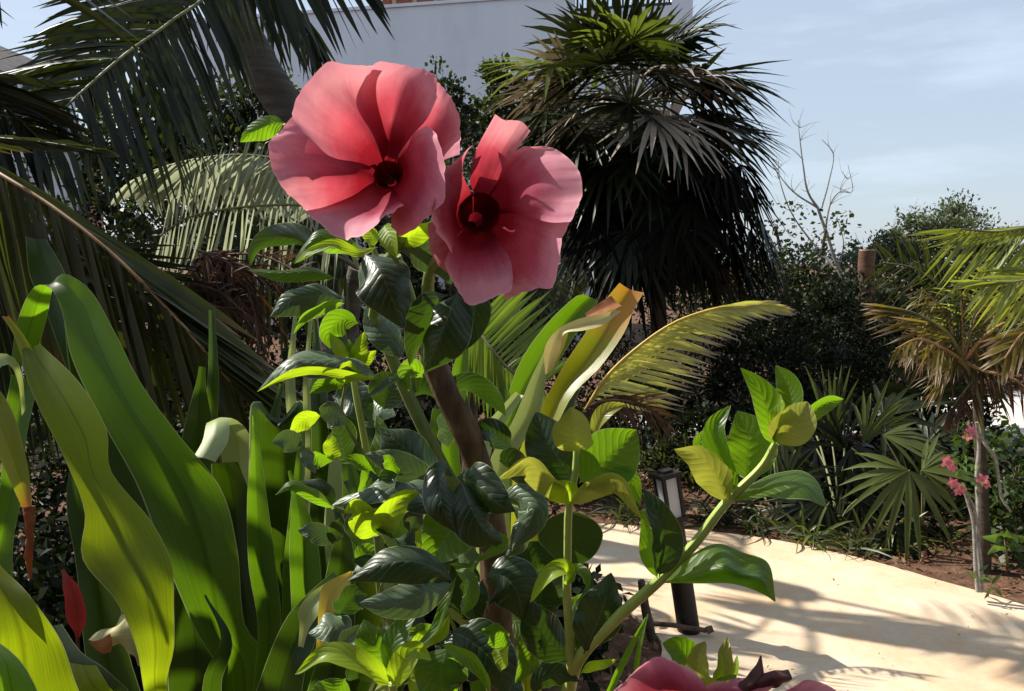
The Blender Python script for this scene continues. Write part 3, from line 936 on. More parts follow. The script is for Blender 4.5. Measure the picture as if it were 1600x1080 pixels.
# ------------------------------------------------------------ left coconut palm
def left_coconut():
    D = 4.3
    g = G(548, 800); g.z = 0
    root = thing('coconut_palm', g, 'leaning grey-trunked coconut palm whose crown hangs in from the top left', 'palm tree')
    crownp = P(285, -190, D)
    m = MB(); m.tube([g - Vector((0, 0, .05)), P(535, 600, D), P(505, 350, D), P(462, 200, D), P(410, 110, D), P(352, 0, D), P(315, -90, D), crownp],
                     [.17, .125, .10, .095, .10, .098, .095, .09], 18, True, 60, .10)
    tr = m.build('trunk', M['bark_palm'], root)
    f = lambda *a, **k: frond(root, *a, **k)
    # frond sweeping to the lower left, leaflets both sides
    f([(300, -150, 4.2), (332, -25, 3.7), (262, 38, 3.4), (200, 82, 3.2), (130, 142, 3.05), (58, 212, 2.95)], 60, .56, [((.45, -.85, .15), (.38, -.92, .1)), ((-.75, .15, .2), (-.98, -.22, .2))], .026, M['coco'], M['rachis'], (.011, .004), .22, .07, 1, s0=.30, roll0=.35, prof=lambda s: min(1, .35 + s * 1.1) * (1 - .5 * max(0, s - .7) / .3))
    f([(290, -170, 4.7), (250, -90, 4.6), (210, -20, 4.5), (160, 50, 4.5), (120, 120, 4.5)], 40, .50, [((.4, -.9, 0), (.2, -.95, 0)), ((-.8, .1, .2), (-.95, -.25, .2))], .034, M['coco'], M['rachis_dark'], (.014, .004), .25, .07, 2, s0=.2)
    # frond whose leaflets rake across the top of the picture, right of the trunk
    f([(290, -180, 4.2), (340, -110, 3.9), (420, -75, 3.7), (500, -60, 3.6), (560, -50, 3.55)], 34, .60, [((.10, -1, .1), (.62, -.8, .1)), ((.5, .8, 0), (.8, .5, 0))], .032, M['coco'], M['rachis_dark'], (.015, .005), .12, .05, 3, s0=.12)
    f([(290, -180, 4.4), (330, -80, 4.4), (400, -50, 4.8), (470, 20, 4.9), (500, 90, 4.9)], 34, .46, [((-.1, -1, 0), (.1, -1, 0)), ((.6, -.75, 0), (.5, -.85, 0))], .03, M['coco'], M['rachis_dark'], (.014, .004), .15, .07, 4, s0=.2)
    f([(280, -180, 4.8), (240, -60, 5.0), (236, 30, 5.0), (250, 110, 5.0), (285, 180, 5.0)], 36, .50, [((.55, -.8, 0), (.5, -.85, 0)), ((-.6, -.75, 0), (-.4, -.9, 0))], .03, M['coco'], M['rachis_dark'], (.014, .004), .15, .08, 5, s0=.3)
    # fronds above the picture: their shadows fall on the path
    for i, (x, y, z, L) in enumerate(((-.5, 3.7, 2.8, .46), (-2.9, 3.2, 3.2, .5))):
        c = crownp; e = Vector((x, y, z))
        pts = [c, c.lerp(e, .35) + Vector((0, 0, .35)), c.lerp(e, .7) + Vector((0, 0, .28)), e]
        r = random.Random(60 + i); C = [Vector(a) for a in cr(pts, 60)]
        mm = MB(); T = (e - c).normalized(); S = T.cross(Vector((0, 0, 1))).normalized()
        for k in range(40):
            s = .22 + .78 * k / 40; p = C[int(s * 60)]
            for sg in (1, -1):
                d = (S * sg * .8 + T * .55 + Vector((0, 0, -.45)) + Vector((r.gauss(0, .05), r.gauss(0, .05), 0))).normalized()
                leaflet(mm, p, d, L * (1 - .5 * abs(s - .5)), .034, .25, r.gauss(0, .4) + 1.2, 4)
        o = mm.build('frond', M['coco'], root)
        rb = MB(); rb.tube(C, [.016 - .012 * i2 / 60 for i2 in range(61)], 6); rb.build('rachis', M['rachis_dark'], o)


left_coconut()


def edge_palm():
    """young coconut palm rooted outside the left edge, its fronds reaching in low"""
    g = Vector((-2.3, 2.4, 0))
    root = thing('coconut_palm', g, 'young coconut palm at the left edge with an orange-ribbed frond slanting down', 'palm tree')
    c = Vector((-2.2, 2.4, 1.5))
    m = MB(); m.tube([g - Vector((0, 0, .05)), g + Vector((.03, 0, .7)), c], [.11, .09, .07], 12, True, 16, .15); m.build('trunk', M['bark_palm'], root)
    def f(r0, *a, **k): return frond(root, r0, *a, **k)
    cc = (-330, 250, 2.5)
    f([cc, (-60, 235, 2.05), (0, 272, 1.95), (80, 322, 1.9), (170, 392, 1.85), (262, 482, 1.82), (330, 560, 1.8), (395, 640, 1.8)], 60, .50,
      [((.88, -.46, .05), (.80, -.60, .05)), ((.10, -1, 0), (.30, -.95, 0))], .030, M['coco_olive'], M['rachis_orange'], (.007, .003), .04, .035, 11, s0=.28, roll0=.7, prof=lambda s: 1 - .35 * max(0, s - .6) / .4)
    f([cc, (-60, 215, 2.2), (0, 216, 2.15), (80, 224, 2.12), (150, 236, 2.1)], 22, .16, [((1, -.05, 0), (1, -.12, 0)), ((1, -.2, 0), (1, -.12, 0))], .022, M['coco_olive'], M['rachis_dark'], (.004, .002), .05, .07, 12, s0=.4)
    # two unseen fronds added beside the picture to shade the lilies
    for i, (pts, L) in enumerate((([(-2.2, 2.4, 1.5), (-1.9, 2.1, 2.0), (-1.45, 1.72, 2.12), (-1.02, 1.36, 1.98), (-.8, 1.15, 1.78)], .42), ([(-2.2, 2.4, 1.5), (-2.1, 2.0, 1.95), (-1.8, 1.55, 2.05), (-1.4, 1.2, 1.85)], .42))):
        C = [Vector(a) for a in cr([Vector(p) for p in pts], 60)]
        mm = MB(); r = random.Random(90 + i); T = (C[-1] - C[0]).normalized(); S = T.cross(Vector((0, 0, 1))).normalized()
        for k in range(17):
            s = .3 + .7 * k / 17; p = C[int(s * 60)]
            for sg in (1, -1):
                d = (S * sg * .8 + T * .6 + Vector((0, 0, -.35)) + Vector((r.gauss(0, .08), r.gauss(0, .08), 0))).normalized()
                leaflet(mm, p, d, L * (1 - .5 * abs(s - .5)), .038, .3, r.gauss(0, .4) + 1.2, 4)
        o = mm.build('frond', M['coco'], root)
        rb = MB(); rb.tube(C, [.012 - .008 * i2 / 60 for i2 in range(61)], 6); rb.build('rachis', M['rachis_orange'], o)
    f([cc, (-120, 420, 2.5), (-40, 400, 2.45), (40, 420, 2.4), (100, 470, 2.4), (160, 560, 2.4)], 40, .62, [((.1, -1, 0), (.15, -1, 0)), ((.6, .3, 0), (.8, -.2, 0))], .03, M['coco'], M['rachis_dark'], (.012, .004), .1, .05, 13, s0=.3)
    f([cc, (-120, 120, 2.6), (-60, 130, 2.6), (0, 160, 2.65), (60, 215, 2.7)], 30, .42, [((.2, -1, 0), (.3, -1, 0)), ((.7, .1, 0), (.9, -.2, 0))], .028, M['coco'], M['rachis_dark'], (.012, .004), .2, .06, 14, s0=.3)
    f([cc, (-200, -60, 2.8), (-110, -75, 2.8), (-50, -60, 2.8), (-10, -30, 2.8)], 24, .34, [((.05, -1, 0), (.15, -1, 0)), ((.6, .5, 0), (.8, .2, 0))], .024, M['coco'], M['rachis_dark'], (.010, .003), .15, .06, 15, s0=.4)


edge_palm()


def glossy_palm():
    g = G(470, 830); g = Vector((g.x - .0, 3.9, 0))
    root = thing('coconut_palm', g, 'young palm with arched fronds painted pale as if gleaming in the sun glimpsed low to the left of the blossoms', 'palm tree')
    c = P(560, 420, 3.6)
    m = MB(); m.tube([g - Vector((0, 0, .05)), (g + c) / 2, c], [.07, .06, .045], 12, True, 12, .15); m.build('trunk', M['bark_palm'], root)
    frond(root, [(560, 420, 3.6), (510, 300, 3.55), (460, 258, 3.5), (390, 243, 3.5), (320, 247, 3.5), (255, 262, 3.5), (203, 285, 3.5)], 36, .30,
          [((.45, -.85, .2), (.40, -.85, .2)), ((-.55, -.4, .3), (-.5, -.55, .3))], .034, M['coco_glint'], M['rachis'], (.009, .004), .12, .05, 21, s0=.22, roll0=-.1, rollj=.25)
    frond(root, [(560, 420, 3.3), (530, 340, 3.3), (480, 322, 3.3), (400, 322, 3.3), (335, 330, 3.3), (290, 342, 3.3), (250, 368, 3.3)], 34, .36,
          [((-.05, -1, .1), (-.25, -.95, .1)), ((.55, .75, -.1), (.1, .8, -.1))], .018, M['coco_glint'], M['rachis'], (.008, .003), .05, .05, 22, s0=.2, rollj=.4, roll0=.8)
    frond(root, [(560, 420, 3.8), (480, 360, 3.9), (420, 330, 3.9), (330, 300, 3.9), (270, 300, 3.9)], 40, .34,
          [((.5, .8, 0), (.2, .9, 0)), ((.3, -.9, 0), (0, -1, 0))], .026, M['coco'], M['rachis_dark'], (.010, .004), .1, .10, 23, s0=.1)
    frond(root, [(560, 420, 3.5), (520, 400, 3.4), (440, 400, 3.4), (380, 430, 3.4), (330, 490, 3.4)], 36, .36,
          [((.1, -1, 0), (-.1, -1, 0)), ((-.5, .5, 0), (-.8, .1, 0))], .026, M['coco'], M['rachis_dark'], (.010, .004), .2, .10, 24, s0=.1)


glossy_palm()


def dry_clump():
    g = Vector((P(370, 480, 2.6).x, 2.7, 0))
    root = thing('dead_palm', g, 'clump of reddish brown dead palm leaves hanging in a tangle', 'dead palm')
    c = P(330, 395, 2.6); r = random.Random(9)
    m = MB(); m.tube([g, (g + c) / 2, c], [.05, .045, .04], 10, True, 10, .2); m.build('trunk', M['bark_dark'], root)
    for i in range(6):
        x0 = r.uniform(300, 400); y0 = r.uniform(395, 430); dx = r.uniform(-50, 70)
        frond(root, [(330, 398, 2.6), (x0, y0, 2.55), (x0 + dx * .6, y0 + 60, 2.5), (x0 + dx, y0 + r.uniform(110, 190), 2.5)], 22, .16,
              [((-.5, -.8, .1), (-.4, -.8, 0)), ((.6, -.75, .1), (.4, -.9, 0))], .010, M['coco_dry'], M['bark_red'], (.006, .002), .3, .3, 300 + i, s0=.05, rollj=1.2, name='dead_frond')
    for i in range(7):
        x0 = r.uniform(300, 440); y0 = r.uniform(400, 560)
        frond(root, [(330, 398, 2.6), (x0 - 20, y0 - 10, 2.5), (x0 + 30, y0 + 10, 2.45), (x0 + r.uniform(30, 80), y0 + r.uniform(10, 50), 2.4)], 16, .12,
              [((.5, -.5, .1), (.8, -.4, 0)), ((.7, .3, .1), (.7, .0, 0))], .008, M['coco_dry'], M['bark_red'], (.005, .002), .3, .4, 340 + i, s0=.3, rollj=1.2, name='dead_frond')


dry_clump()


# ------------------------------------------------------------ middle and right palms
def mid_palm():
    g = Vector((P(930, 620, 4.4).x, 4.5, 0))
    root = thing('coconut_palm', g, 'coconut seedling with one yellow brown-tipped frond arching to the right', 'palm')
    c = P(915, 640, 4.4)
    m = MB(); m.tube([g, (g + c) / 2, c], [.06, .05, .03], 10, True, 10, .15); m.build('trunk', M['bark_dark'], root)
    frond(root, [(915, 640, 4.4), (945, 592, 4.35), (990, 548, 4.3), (1050, 506, 4.25), (1110, 484, 4.2), (1165, 476, 4.2), (1215, 484, 4.2)], 42, .44,
          [((.98, -.12, .1), (.96, -.25, .1)), ((.60, .42, 0), (.93, .02, 0))], .025, M['coco_yellow'], M['rachis_gold'], (.010, .004), .07, .05, 31, s0=.05,
          prof=lambda s: 1.05 * (1 - .75 * max(0, s - .25) / .75), rollj=.25, roll0=.15)
    frond(root, [(915, 640, 4.4), (930, 630, 4.3), (960, 625, 4.2), (1000, 632, 4.2), (1040, 660, 4.2)], 22, .22, [((.5, -.8, .1), (.6, -.8, 0)), ((.7, .3, 0), (.9, 0, 0))], .016, M['coco_dry'], M['bark_red'], (.008, .003), .3, .2, 32)
    root = thing('coconut_palm', Vector((P(760, 600, 2.5).x, 2.5, 0)), 'green ribbed frond just below the right-hand blossom', 'palm')
    c = P(735, 600, 2.5)
    m = MB(); m.tube([Vector((c.x, c.y, -.02)), c * .5 + Vector((c.x, c.y, 0)) * .5, c], [.04, .035, .02], 8, True, 8, .15); m.build('trunk', M['bark_dark'], root)
    frond(root, [(735, 600, 2.5), (728, 540, 2.4), (742, 512, 2.35), (768, 545, 2.3), (800, 580, 2.3), (850, 600, 2.3)], 30, .24,
          [((.62, .78, .1), (.72, .62, .1)), ((-.2, -.9, 0), (.2, -.9, 0))], .017, M['coco_green'], M['rachis'], (.008, .003), .03, .02, 33, s0=.15, rollj=.15, roll0=.2)
    frond(root, [(735, 600, 2.5), (780, 600, 2.7), (830, 560, 2.9), (880, 500, 3.0), (900, 440, 3.0)], 30, .20,
          [((.7, .5, .1), (.5, .8, .1)), ((-.5, .6, 0), (-.6, .7, 0))], .014, M['coco'], M['rachis_dark'], (.008, .003), .1, .1, 34, s0=.15)


mid_palm()


def right_palm():
    D = 3.5
    g = G(1535, 893); g.z = 0
    root = thing('young_palm', g, 'slender young palm with orange and lime fronds beside the pink starry flowers', 'palm tree')
    c = P(1512, 560, D)
    m = MB(); m.tube([g - Vector((0, 0, .05)), P(1535, 800, D), P(1530, 680, D), P(1524, 610, D), P(1500, 565, D)], [.040, .028, .022, .020, .019], 12, True, 30, .2)
    m.build('trunk', M['bark_dark'], root)
    m = MB(); m.tube([P(1535, 690, D - .06), P(1527, 620, D - .05), P(1512, 575, D - .02), P(1470, 545, D)], [.010, .011, .010, .006], 8, True, 16); m.build('petiole', M['rachis'], root)
    f = lambda *a, **k: frond(root, *a, **k)
    b = (1505, 565, D)
    f([b, (1480, 520, 3.4), (1430, 490, 3.4), (1385, 478, 3.4)], 20, .26, [((-.85, .30, .1), (-1, .05, .1)), ((-.75, -.30, .1), (-1, -.15, .1))], .012, M['coco_orange'], M['rachis'], (.009, .003), .05, .06, 41, s0=.1)
    f([b, (1475, 545, 3.3), (1435, 530, 3.25), (1400, 545, 3.2)], 16, .13, [((-.5, -.75, .1), (-.5, -.85, .1)), ((-.3, -.8, .1), (.1, -1, .1))], .011, M['coco_orange'], M['rachis_orange'], (.008, .003), .3, .12, 42, s0=.1)
    f([b, (1490, 500, 3.5), (1470, 450, 3.6), (1430, 420, 3.6), (1380, 410, 3.6)], 30, .26, [((-.6, -.6, .1), (-.8, -.4, .1)), ((.2, .8, 0), (-.4, .6, 0))], .011, M['coco_olive'], M['rachis'], (.009, .003), .15, .12, 43, s0=.1)
    f([b, (1545, 520, 3.4), (1590, 500, 3.35), (1650, 520, 3.3)], 22, .22, [((.3, -.9, .1), (.5, -.85, .1)), ((.2, .8, 0), (.8, .2, 0))], .011, M['coco_orange'], M['rachis_orange'], (.009, .003), .2, .14, 44, s0=.1)
    f([b, (1520, 500, 3.5), (1535, 460, 3.55), (1570, 430, 3.6)], 24, .24, [((-.7, .2, .1), (-.6, .5, .1)), ((.6, .4, 0), (.8, .3, 0))], .011, M['coco_lime'], M['rachis'], (.009, .003), .15, .12, 45, s0=.1)
    f([b, (1540, 580, 3.4), (1580, 590, 3.35), (1620, 620, 3.3)], 18, .17, [((.1, -1, .1), (.3, -1, .1)), ((.4, .5, 0), (.8, .2, 0))], .010, M['coco_dry'], M['rachis_orange'], (.009, .003), .2, .14, 46, s0=.1)
    f([b, (1520, 590, 3.45), (1500, 620, 3.4), (1480, 650, 3.4)], 14, .16, [((-.6, -.6, .1), (-.5, -.85, .1)), ((.4, -.8, .1), (.3, -.9, .1))], .012, M['coco_dry'], M['rachis_dark'], (.006, .002), .2, .2, 47, s0=.1)
    for i, (ex, ey, mt) in enumerate(((1420, 560, 'coco_dry'), (1440, 450, 'coco_orange'), (1545, 470, 'coco_orange'), (1590, 560, 'coco_dry'), (1470, 610, 'coco_orange'), (1500, 440, 'coco_olive'), (1560, 620, 'coco_olive'))):
        mx_, my_ = (1505 + ex) / 2, (565 + ey) / 2 - 22
        f([b, (mx_, my_, 3.45), (ex, ey, 3.4)], 16, .16, [((-.5 if ex < 1505 else .5, -.7, .1), (-.6 if ex < 1505 else .6, -.8, .1)), ((-.7 if ex < 1505 else .7, .4, 0), (-.9 if ex < 1505 else .9, .0, 0))], .009, M[mt], M['rachis_orange'], (.006, .002), .35, .25, 470 + i, s0=.2, rollj=1.0)
    # palm rooted outside the right edge
    g2 = Vector((P(1760, 500, 3.2).x, 3.3, 0))
    root2 = thing('coconut_palm', g2, 'lime green coconut fronds reaching in from the right edge', 'palm tree')
    c2 = P(1790, 330, 3.3)
    m = MB(); m.tube([g2 - Vector((0, 0, .05)), (g2 + c2) / 2, c2], [.10, .08, .06], 12, True, 14, .15); m.build('trunk', M['bark_palm'], root2)
    frond(root2, [(1790, 330, 3.3), (1700, 350, 3.1), (1630, 352, 3.0), (1560, 362, 2.95), (1500, 358, 2.9)], 34, .46, [((-.55, -.80, .1), (-.66, -.70, .1)), ((-.85, -.15, 0), (-1, -.05, 0))], .013, M['coco_lime'], M['rachis'], (.010, .003), .05, .04, 51, s0=.25, prof=lambda s: 1 - .55 * max(0, s - .5) / .5)
    frond(root2, [(1790, 330, 3.3), (1720, 400, 3.0), (1650, 420, 2.9), (1590, 440, 2.8), (1540, 440, 2.8)], 34, .32, [((-.5, -.8, .1), (-.62, -.74, .1)), ((-.9, -.1, 0), (-1, -.05, 0))], .015, M['coco_lime'], M['rachis'], (.010, .003), .05, .06, 52, s0=.25)
    frond(root2, [(1790, 330, 3.3), (1720, 470, 3.1), (1650, 500, 3.0), (1600, 520, 2.95), (1570, 560, 2.9)], 24, .24, [((-.3, -.9, .1), (-.2, -.95, .1)), ((-.9, .1, 0), (-.8, -.3, 0))], .016, M['coco_orange'], M['rachis_orange'], (.010, .003), .1, .1, 53, s0=.3)


right_palm()


def fan_saplings():
    def plant(base, label, leaves, seed):
        root = thing('fan_palm_sapling', Vector((base.x, base.y, 0)), label, 'young palm', 'fan palm saplings beside the path')
        r = random.Random(seed)
        m = MB(); m.tube([Vector((base.x, base.y, -.02)), Vector((base.x, base.y, .10))], [.035, .02], 8, True, 4); m.build('trunk', M['bark_dark'], root)
        for i, (hx, hy, hd, ax, ay, at, rad, mt, ns, span, wdt) in enumerate(leaves):
            fanleaf(root, Vector((base.x, base.y, .05)), P(hx, hy, hd), wd((ax, ay, at)), Vector((r.gauss(0, .2), -.7, .75)), rad, M[mt], M['rachis'], ns, span, wdt, .2, seed=seed * 10 + i, pr=.005)
        return root
    plant(G(1440, 850), 'fan palm sapling with pale blades spread wide, left of the pink starry flowers',
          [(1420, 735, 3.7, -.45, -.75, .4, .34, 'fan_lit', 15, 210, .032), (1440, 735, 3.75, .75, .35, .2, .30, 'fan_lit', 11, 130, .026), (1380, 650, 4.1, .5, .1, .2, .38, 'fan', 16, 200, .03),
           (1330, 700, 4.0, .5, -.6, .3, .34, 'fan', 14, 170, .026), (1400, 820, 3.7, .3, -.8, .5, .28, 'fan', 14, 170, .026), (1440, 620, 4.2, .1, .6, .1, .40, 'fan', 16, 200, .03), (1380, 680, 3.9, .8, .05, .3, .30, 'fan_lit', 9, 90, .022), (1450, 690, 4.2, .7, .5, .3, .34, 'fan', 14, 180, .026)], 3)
    plant(G(1310, 835), 'fan palm sapling with long upright dark blades above the edge of the path',
          [(1320, 700, 4.1, -.35, .8, .1, .44, 'fan', 16, 120, .026), (1300, 690, 4.2, -.1, 1, .1, .50, 'grassy', 14, 80, .024), (1350, 690, 4.1, .3, .9, .1, .42, 'fan_lit', 10, 70, .022), (1290, 780, 4.0, -.7, -.2, .3, .34, 'fan', 16, 200, .026),
           (1340, 780, 3.9, .5, -.5, .3, .30, 'fan', 16, 180, .024), (1275, 700, 4.4, -.6, .2, .3, .34, 'fan', 18, 220, .03), (1250, 640, 4.8, -.4, .7, .1, .40, 'fan', 14, 120, .026)], 4)
    plant(G(1215, 826), 'dark fan palm sapling low behind the long green shoot',
          [(1205, 690, 4.3, .4, -.6, .5, .26, 'fan_lit', 14, 220, .02), (1260, 790, 4.1, -.2, -.4, .7, .32, 'fan', 20, 260, .028), (1180, 790, 4.2, -.8, -.1, .4, .30, 'fan', 16, 180, .024), (1150, 740, 4.4, -.7, .5, .2, .34, 'fan', 16, 180, .026),
           (1230, 750, 4.2, .3, .6, .3, .32, 'fan', 16, 200, .026), (1120, 800, 4.3, -.9, -.2, .3, .28, 'fan', 14, 150, .022)], 5)


fan_saplings()


# ------------------------------------------------------------ desert rose with pink star flowers
M['bloom_pink'] = leafmat('bloom_pink', (.70, .20, .25), (.75, .2, .24), rough=.5, tr=.35, spec=.3, var=.25, nscale=30)


def edge_clumps():
    r = random.Random(21)
    for i, (x, y, lab) in enumerate(((1120, 822, 'narrow-leaved clump at the far path edge behind the long shoot'), (1190, 834, 'narrow-leaved clump right of the dark lamp at the path edge'), (1260, 846, 'arching narrow-leaved clump at the middle of the path edge'),
                                     (1330, 862, 'narrow-leaved clump where the brown soil widens'), (1400, 862, 'narrow-leaved clump under the pale fan blades'), (980, 815, 'narrow-leaved clump left of the bollard lamp'), (1470, 840, 'narrow-leaved clump left of the young palm trunk'))):
        g = G(x, y); root = thing('grass_clump', g, lab, 'plant', 'narrow-leaved clumps along the path')
        m = MB()
        for k in range(46):
            a = r.uniform(0, 6.28); el = r.uniform(.25, 1.3)
            d = Vector((math.cos(a) * math.cos(el), math.sin(a) * math.cos(el), math.sin(el)))
            leaflet(m, g + Vector((r.gauss(0, .04), r.gauss(0, .03), .01)), d, r.uniform(.16, .36), r.uniform(.008, .018), r.uniform(.3, .9), r.uniform(-1, 1), 5)
        m.build('blades', M['fan_lit'] if i in (2, 4) else M['grassy'] if i % 2 else M['fan'], root)


edge_clumps()


def desert_rose():
    D = 3.15
    g = G(1532, 925); g.z = 0
    root = thing('desert_rose', g, 'thin pale-stemmed shrub with starry pink flowers on the soil by the path', 'flowering shrub')
    m1 = [(1528, 925, D), (1524, 880, D), (1521, 820, D), (1511, 780, D), (1503, 762, D)]
    m2 = [(1532, 925, D + .02), (1531, 880, D + .02), (1526, 840, D + .02), (1529, 790, D + .02), (1526, 745, D + .02), (1530, 700, D + .02), (1526, 660, D)]
    m3 = [(1530, 678, D + .02), (1540, 695, D), (1555, 715, D), (1560, 745, D), (1566, 780, D), (1580, 800, D)]
    m4 = [(1526, 820, D), (1521, 790, D), (1508, 770, D)]
    for q, r in ((m1, 2.6), (m2, 3.4), (m3, 2.3), (m4, 2)):
        stem(root, q, [r * 1.2, r, r * .8], M['bark_pale']) if len(q) == 3 else stem(root, q, [r * (1.25 - .5 * i / (len(q) - 1)) for i in range(len(q))], M['bark_pale'], wob=.15)
    r = random.Random(2)
    for (x, y, s) in ((1518, 673, 12), (1512, 682, 9), (1480, 722, 12), (1488, 730, 9), (1489, 755, 10), (1503, 762, 11), (1497, 768, 8), (1536, 750, 11), (1541, 757, 8)):
        c = P(x, y, D - .03); k = s * .82 * D / FPX; m = MB()
        N = Vector((r.uniform(-.5, .3), -1, r.uniform(-.1, .6))).normalized(); U_ = N.orthogonal().normalized(); V_ = N.cross(U_); a0 = r.random() * 6
        for i in range(5):
            a = a0 + i * 1.2566; d = U_ * math.cos(a) + V_ * math.sin(a); t = N.cross(d)
            m.grid([[c - t * k * .08 - N * k * .25, c - N * k * .25, c + t * k * .08 - N * k * .25], [c + d * k * .5 - t * k * .36, c + d * k * .5 - N * k * .1, c + d * k * .5 + t * k * .36], [c + d * k * .85 - t * k * .3, c + d * k * .9, c + d * k * .85 + t * k * .3], [c + d * k * 1.15 - N * k * .1 - t * k * .03, c + d * k * 1.18 - N * k * .1, c + d * k * 1.15 - N * k * .1 + t * k * .03]], 2, 3)
        m.build('flower', M['bloom_pink'], root)
    m = MB()
    for (x, y) in ((1500, 735), (1512, 745), (1505, 728), (1520, 690), (1535, 760), (1528, 900), (1538, 905), (1545, 915)):
        for _ in range(6):
            c = P(x + r.uniform(-12, 12), y + r.uniform(-9, 9), D + r.uniform(-.05, .05))
            clump_leaf(m, c, Vector((r.gauss(0, 1), r.gauss(0, .6), r.gauss(0, 1) + .4)).normalized(), Vector((r.gauss(0, .5), -1, .6)).normalized(), r.uniform(.03, .06), .015)
    m.build('foliage', M['bush_lit'], root)


desert_rose()


def small_plant():
    root = thing('potted_size_shrub', G(1575, 893), 'small whorled green plant rooted in the brown soil at the right edge', 'small plant')
    root.name = 'seedling'
    g = G(1575, 893); m = MB(); m.tube([g, P(1572, 860, 3.35), P(1570, 838, 3.35)], [.006, .005, .004], 6, True, 6); m.build('stem', M['rachis'], root)
    r = random.Random(8)
    for (x, y, dx, dy) in ((1570, 842, -1, -.15), (1570, 842, 1, -.1), (1570, 842, -.4, .5), (1570, 842, .6, .7), (1571, 858, -.8, .5), (1572, 858, .9, .3), (1570, 840, .1, -.7)):
        leaf(root, [(x, y, 3.35), (x + dx * 18, y - dy * 2 - 2, 3.3), (x + dx * 36, y + dy * 18, 3.28)], 15, M['bush_lit'], roll=r.uniform(-40, 40), cup=15, nu=4, nv=8)


small_plant()


# ------------------------------------------------------------ bollard lamp
def glassmat():
    m, t = newmat('lamp_glass'); q = NT(t)
    out = q.n('ShaderNodeOutputMaterial'); b = q.n('ShaderNodeBsdfPrincipled')
    f = q.noise(9, 3, .5)
    q.l(q.ramp(f, [(.3, (.70, .69, .68)), (.7, (.86, .85, .83))]), b.inputs['Base Color'])
    b.inputs['Roughness'].default_value = .45
    tb = q.n('ShaderNodeBsdfTranslucent'); tb.inputs[0].default_value = (.8, .79, .77, 1)
    ms = q.n('ShaderNodeMixShader'); ms.inputs[0].default_value = .5
    q.l(b.outputs[0], ms.inputs[1]); q.l(tb.outputs[0], ms.inputs[2]); q.l(ms.outputs[0], out.inputs[0])
    return m


M['lamp_glass'] = glassmat()


def bollard():
    b = G(1077, 990); D = 2.86
    t = P(1038, 728, D)
    root = thing('bollard_lamp', b, 'leaning dark bollard lamp with frosted panes at the edge of the pale path', 'garden lamp')
    ax = (t - b).normalized(); L = (t - b).length
    sx = Vector((1, 0, 0)); sx = (sx - sx.dot(ax) * ax).normalized(); sy = ax.cross(sx)
    rot = Matrix((sx, sy, ax)).transposed() @ Matrix.Rotation(R(22), 3, 'Z')
    r = 17.5 * D / FPX
    m = MB(); m.tube([b - ax * .03, b + ax * (L * .35), b + ax * (L * .68)], [r * 1.02, r, r * .97], 24); m.build('post', M['lamp_metal'], root)
    hz = L * .68; hh = L * .27; hw = .068
    m = MB(); m.box(b + ax * (hz + .006), (hw + .012, hw + .012, .018), rot); m.box(b + ax * (hz + hh), (hw + .018, hw + .018, .014), rot)
    m.box(b + ax * (hz + hh + .012), (hw * .6, hw * .6, .010), rot)
    for i in (-1, 1):
        for j in (-1, 1):
            m.box(b + ax * (hz + hh / 2) + rot @ Vector((i * (hw / 2 - .004), j * (hw / 2 - .004), .002)), (.012, .012, hh - .024), rot)
    m.build('lantern_frame', M['lamp_metal'], root, False)
    for k in range(4):
        q = Matrix.Rotation(k * math.pi / 2, 3, 'Z')
        m = MB(); m.box(b + ax * (hz + hh / 2) + rot @ (q @ Vector((0, -(hw / 2 - .006), .002))), (hw - .022, .003, hh - .026), rot @ q); m.build('pane', M['lamp_glass'], root, False)
    m = MB(); a = b + Vector((-.165, -.02, .05)); c = b + Vector((.05, -.05, .035))
    m.tube([a, (a + c) / 2 + Vector((0, 0, .004)), c], [.008, .009, .009], 8, True, 8, .3)
    m.tube([c, c + Vector((.022, 0, .008))], [.014, .012], 8)
    o = m.build('fallen_stick', M['twig']); tag(o, 'dark stick lying against the foot of the bollard lamp', 'stick')
    # leaning garden stake at the soil edge
    p = G(1022, 1000)
    m = MB(); m.tube([p + Vector((0, 0, -.02)), p + Vector((-.03, .0, .1)), p + Vector((-.05, 0, .22))], [.018, .016, .014], 8, True, 8, .3)
    o = m.build('wooden_stake', M['bark_dark']); tag(o, 'short rough dark stake in the soil left of the bollard lamp', 'stake')


bollard()


# ============================================================ foreground
M['lily'] = leafmat('lily', (.030, .070, .006), (.20, .40, .006), rough=.42, tr=.54, vein='parallel', spec=.55, var=.18, nscale=4, edge=(.35, .42, .15), bumpd=.0008, blotch=((.14, .10, .02), 38, .70))
M['lily_yellow'] = leafmat('lily_yellow', (.060, .090, .006), (.46, .60, .006), rough=.44, tr=.56, vein='parallel', spec=.5, var=.2, nscale=5, edge=(.42, .44, .12), bumpd=.0008, blotch=((.22, .13, .02), 30, .68))
M['lily_pale'] = leafmat('lily_pale', (.34, .40, .15), (.42, .50, .12), rough=.40, tr=.32, vein='parallel', spec=.5, var=.2, nscale=6, edge=(.5, .52, .28))
M['lily_deep'] = leafmat('lily_deep', (.013, .030, .004), (.07, .14, .004), rough=.35, tr=.45, vein='parallel', spec=.55, var=.2, nscale=4, edge=(.30, .36, .14))
M['lily_dry'] = leafmat('lily_dry', (.58, .46, .10), (.72, .50, .04), rough=.5, tr=.45, vein='parallel', spec=.3, var=.25, nscale=8)
M['lily_cream'] = leafmat('lily_cream', (.62, .56, .26), (.70, .58, .20), rough=.45, tr=.3, vein='parallel', spec=.4, var=.2, nscale=8)
M['lily_brown'] = leafmat('lily_brown', (.30, .12, .05), (.5, .18, .04), rough=.6, tr=.35, vein='parallel', spec=.3, var=.4, nscale=14)
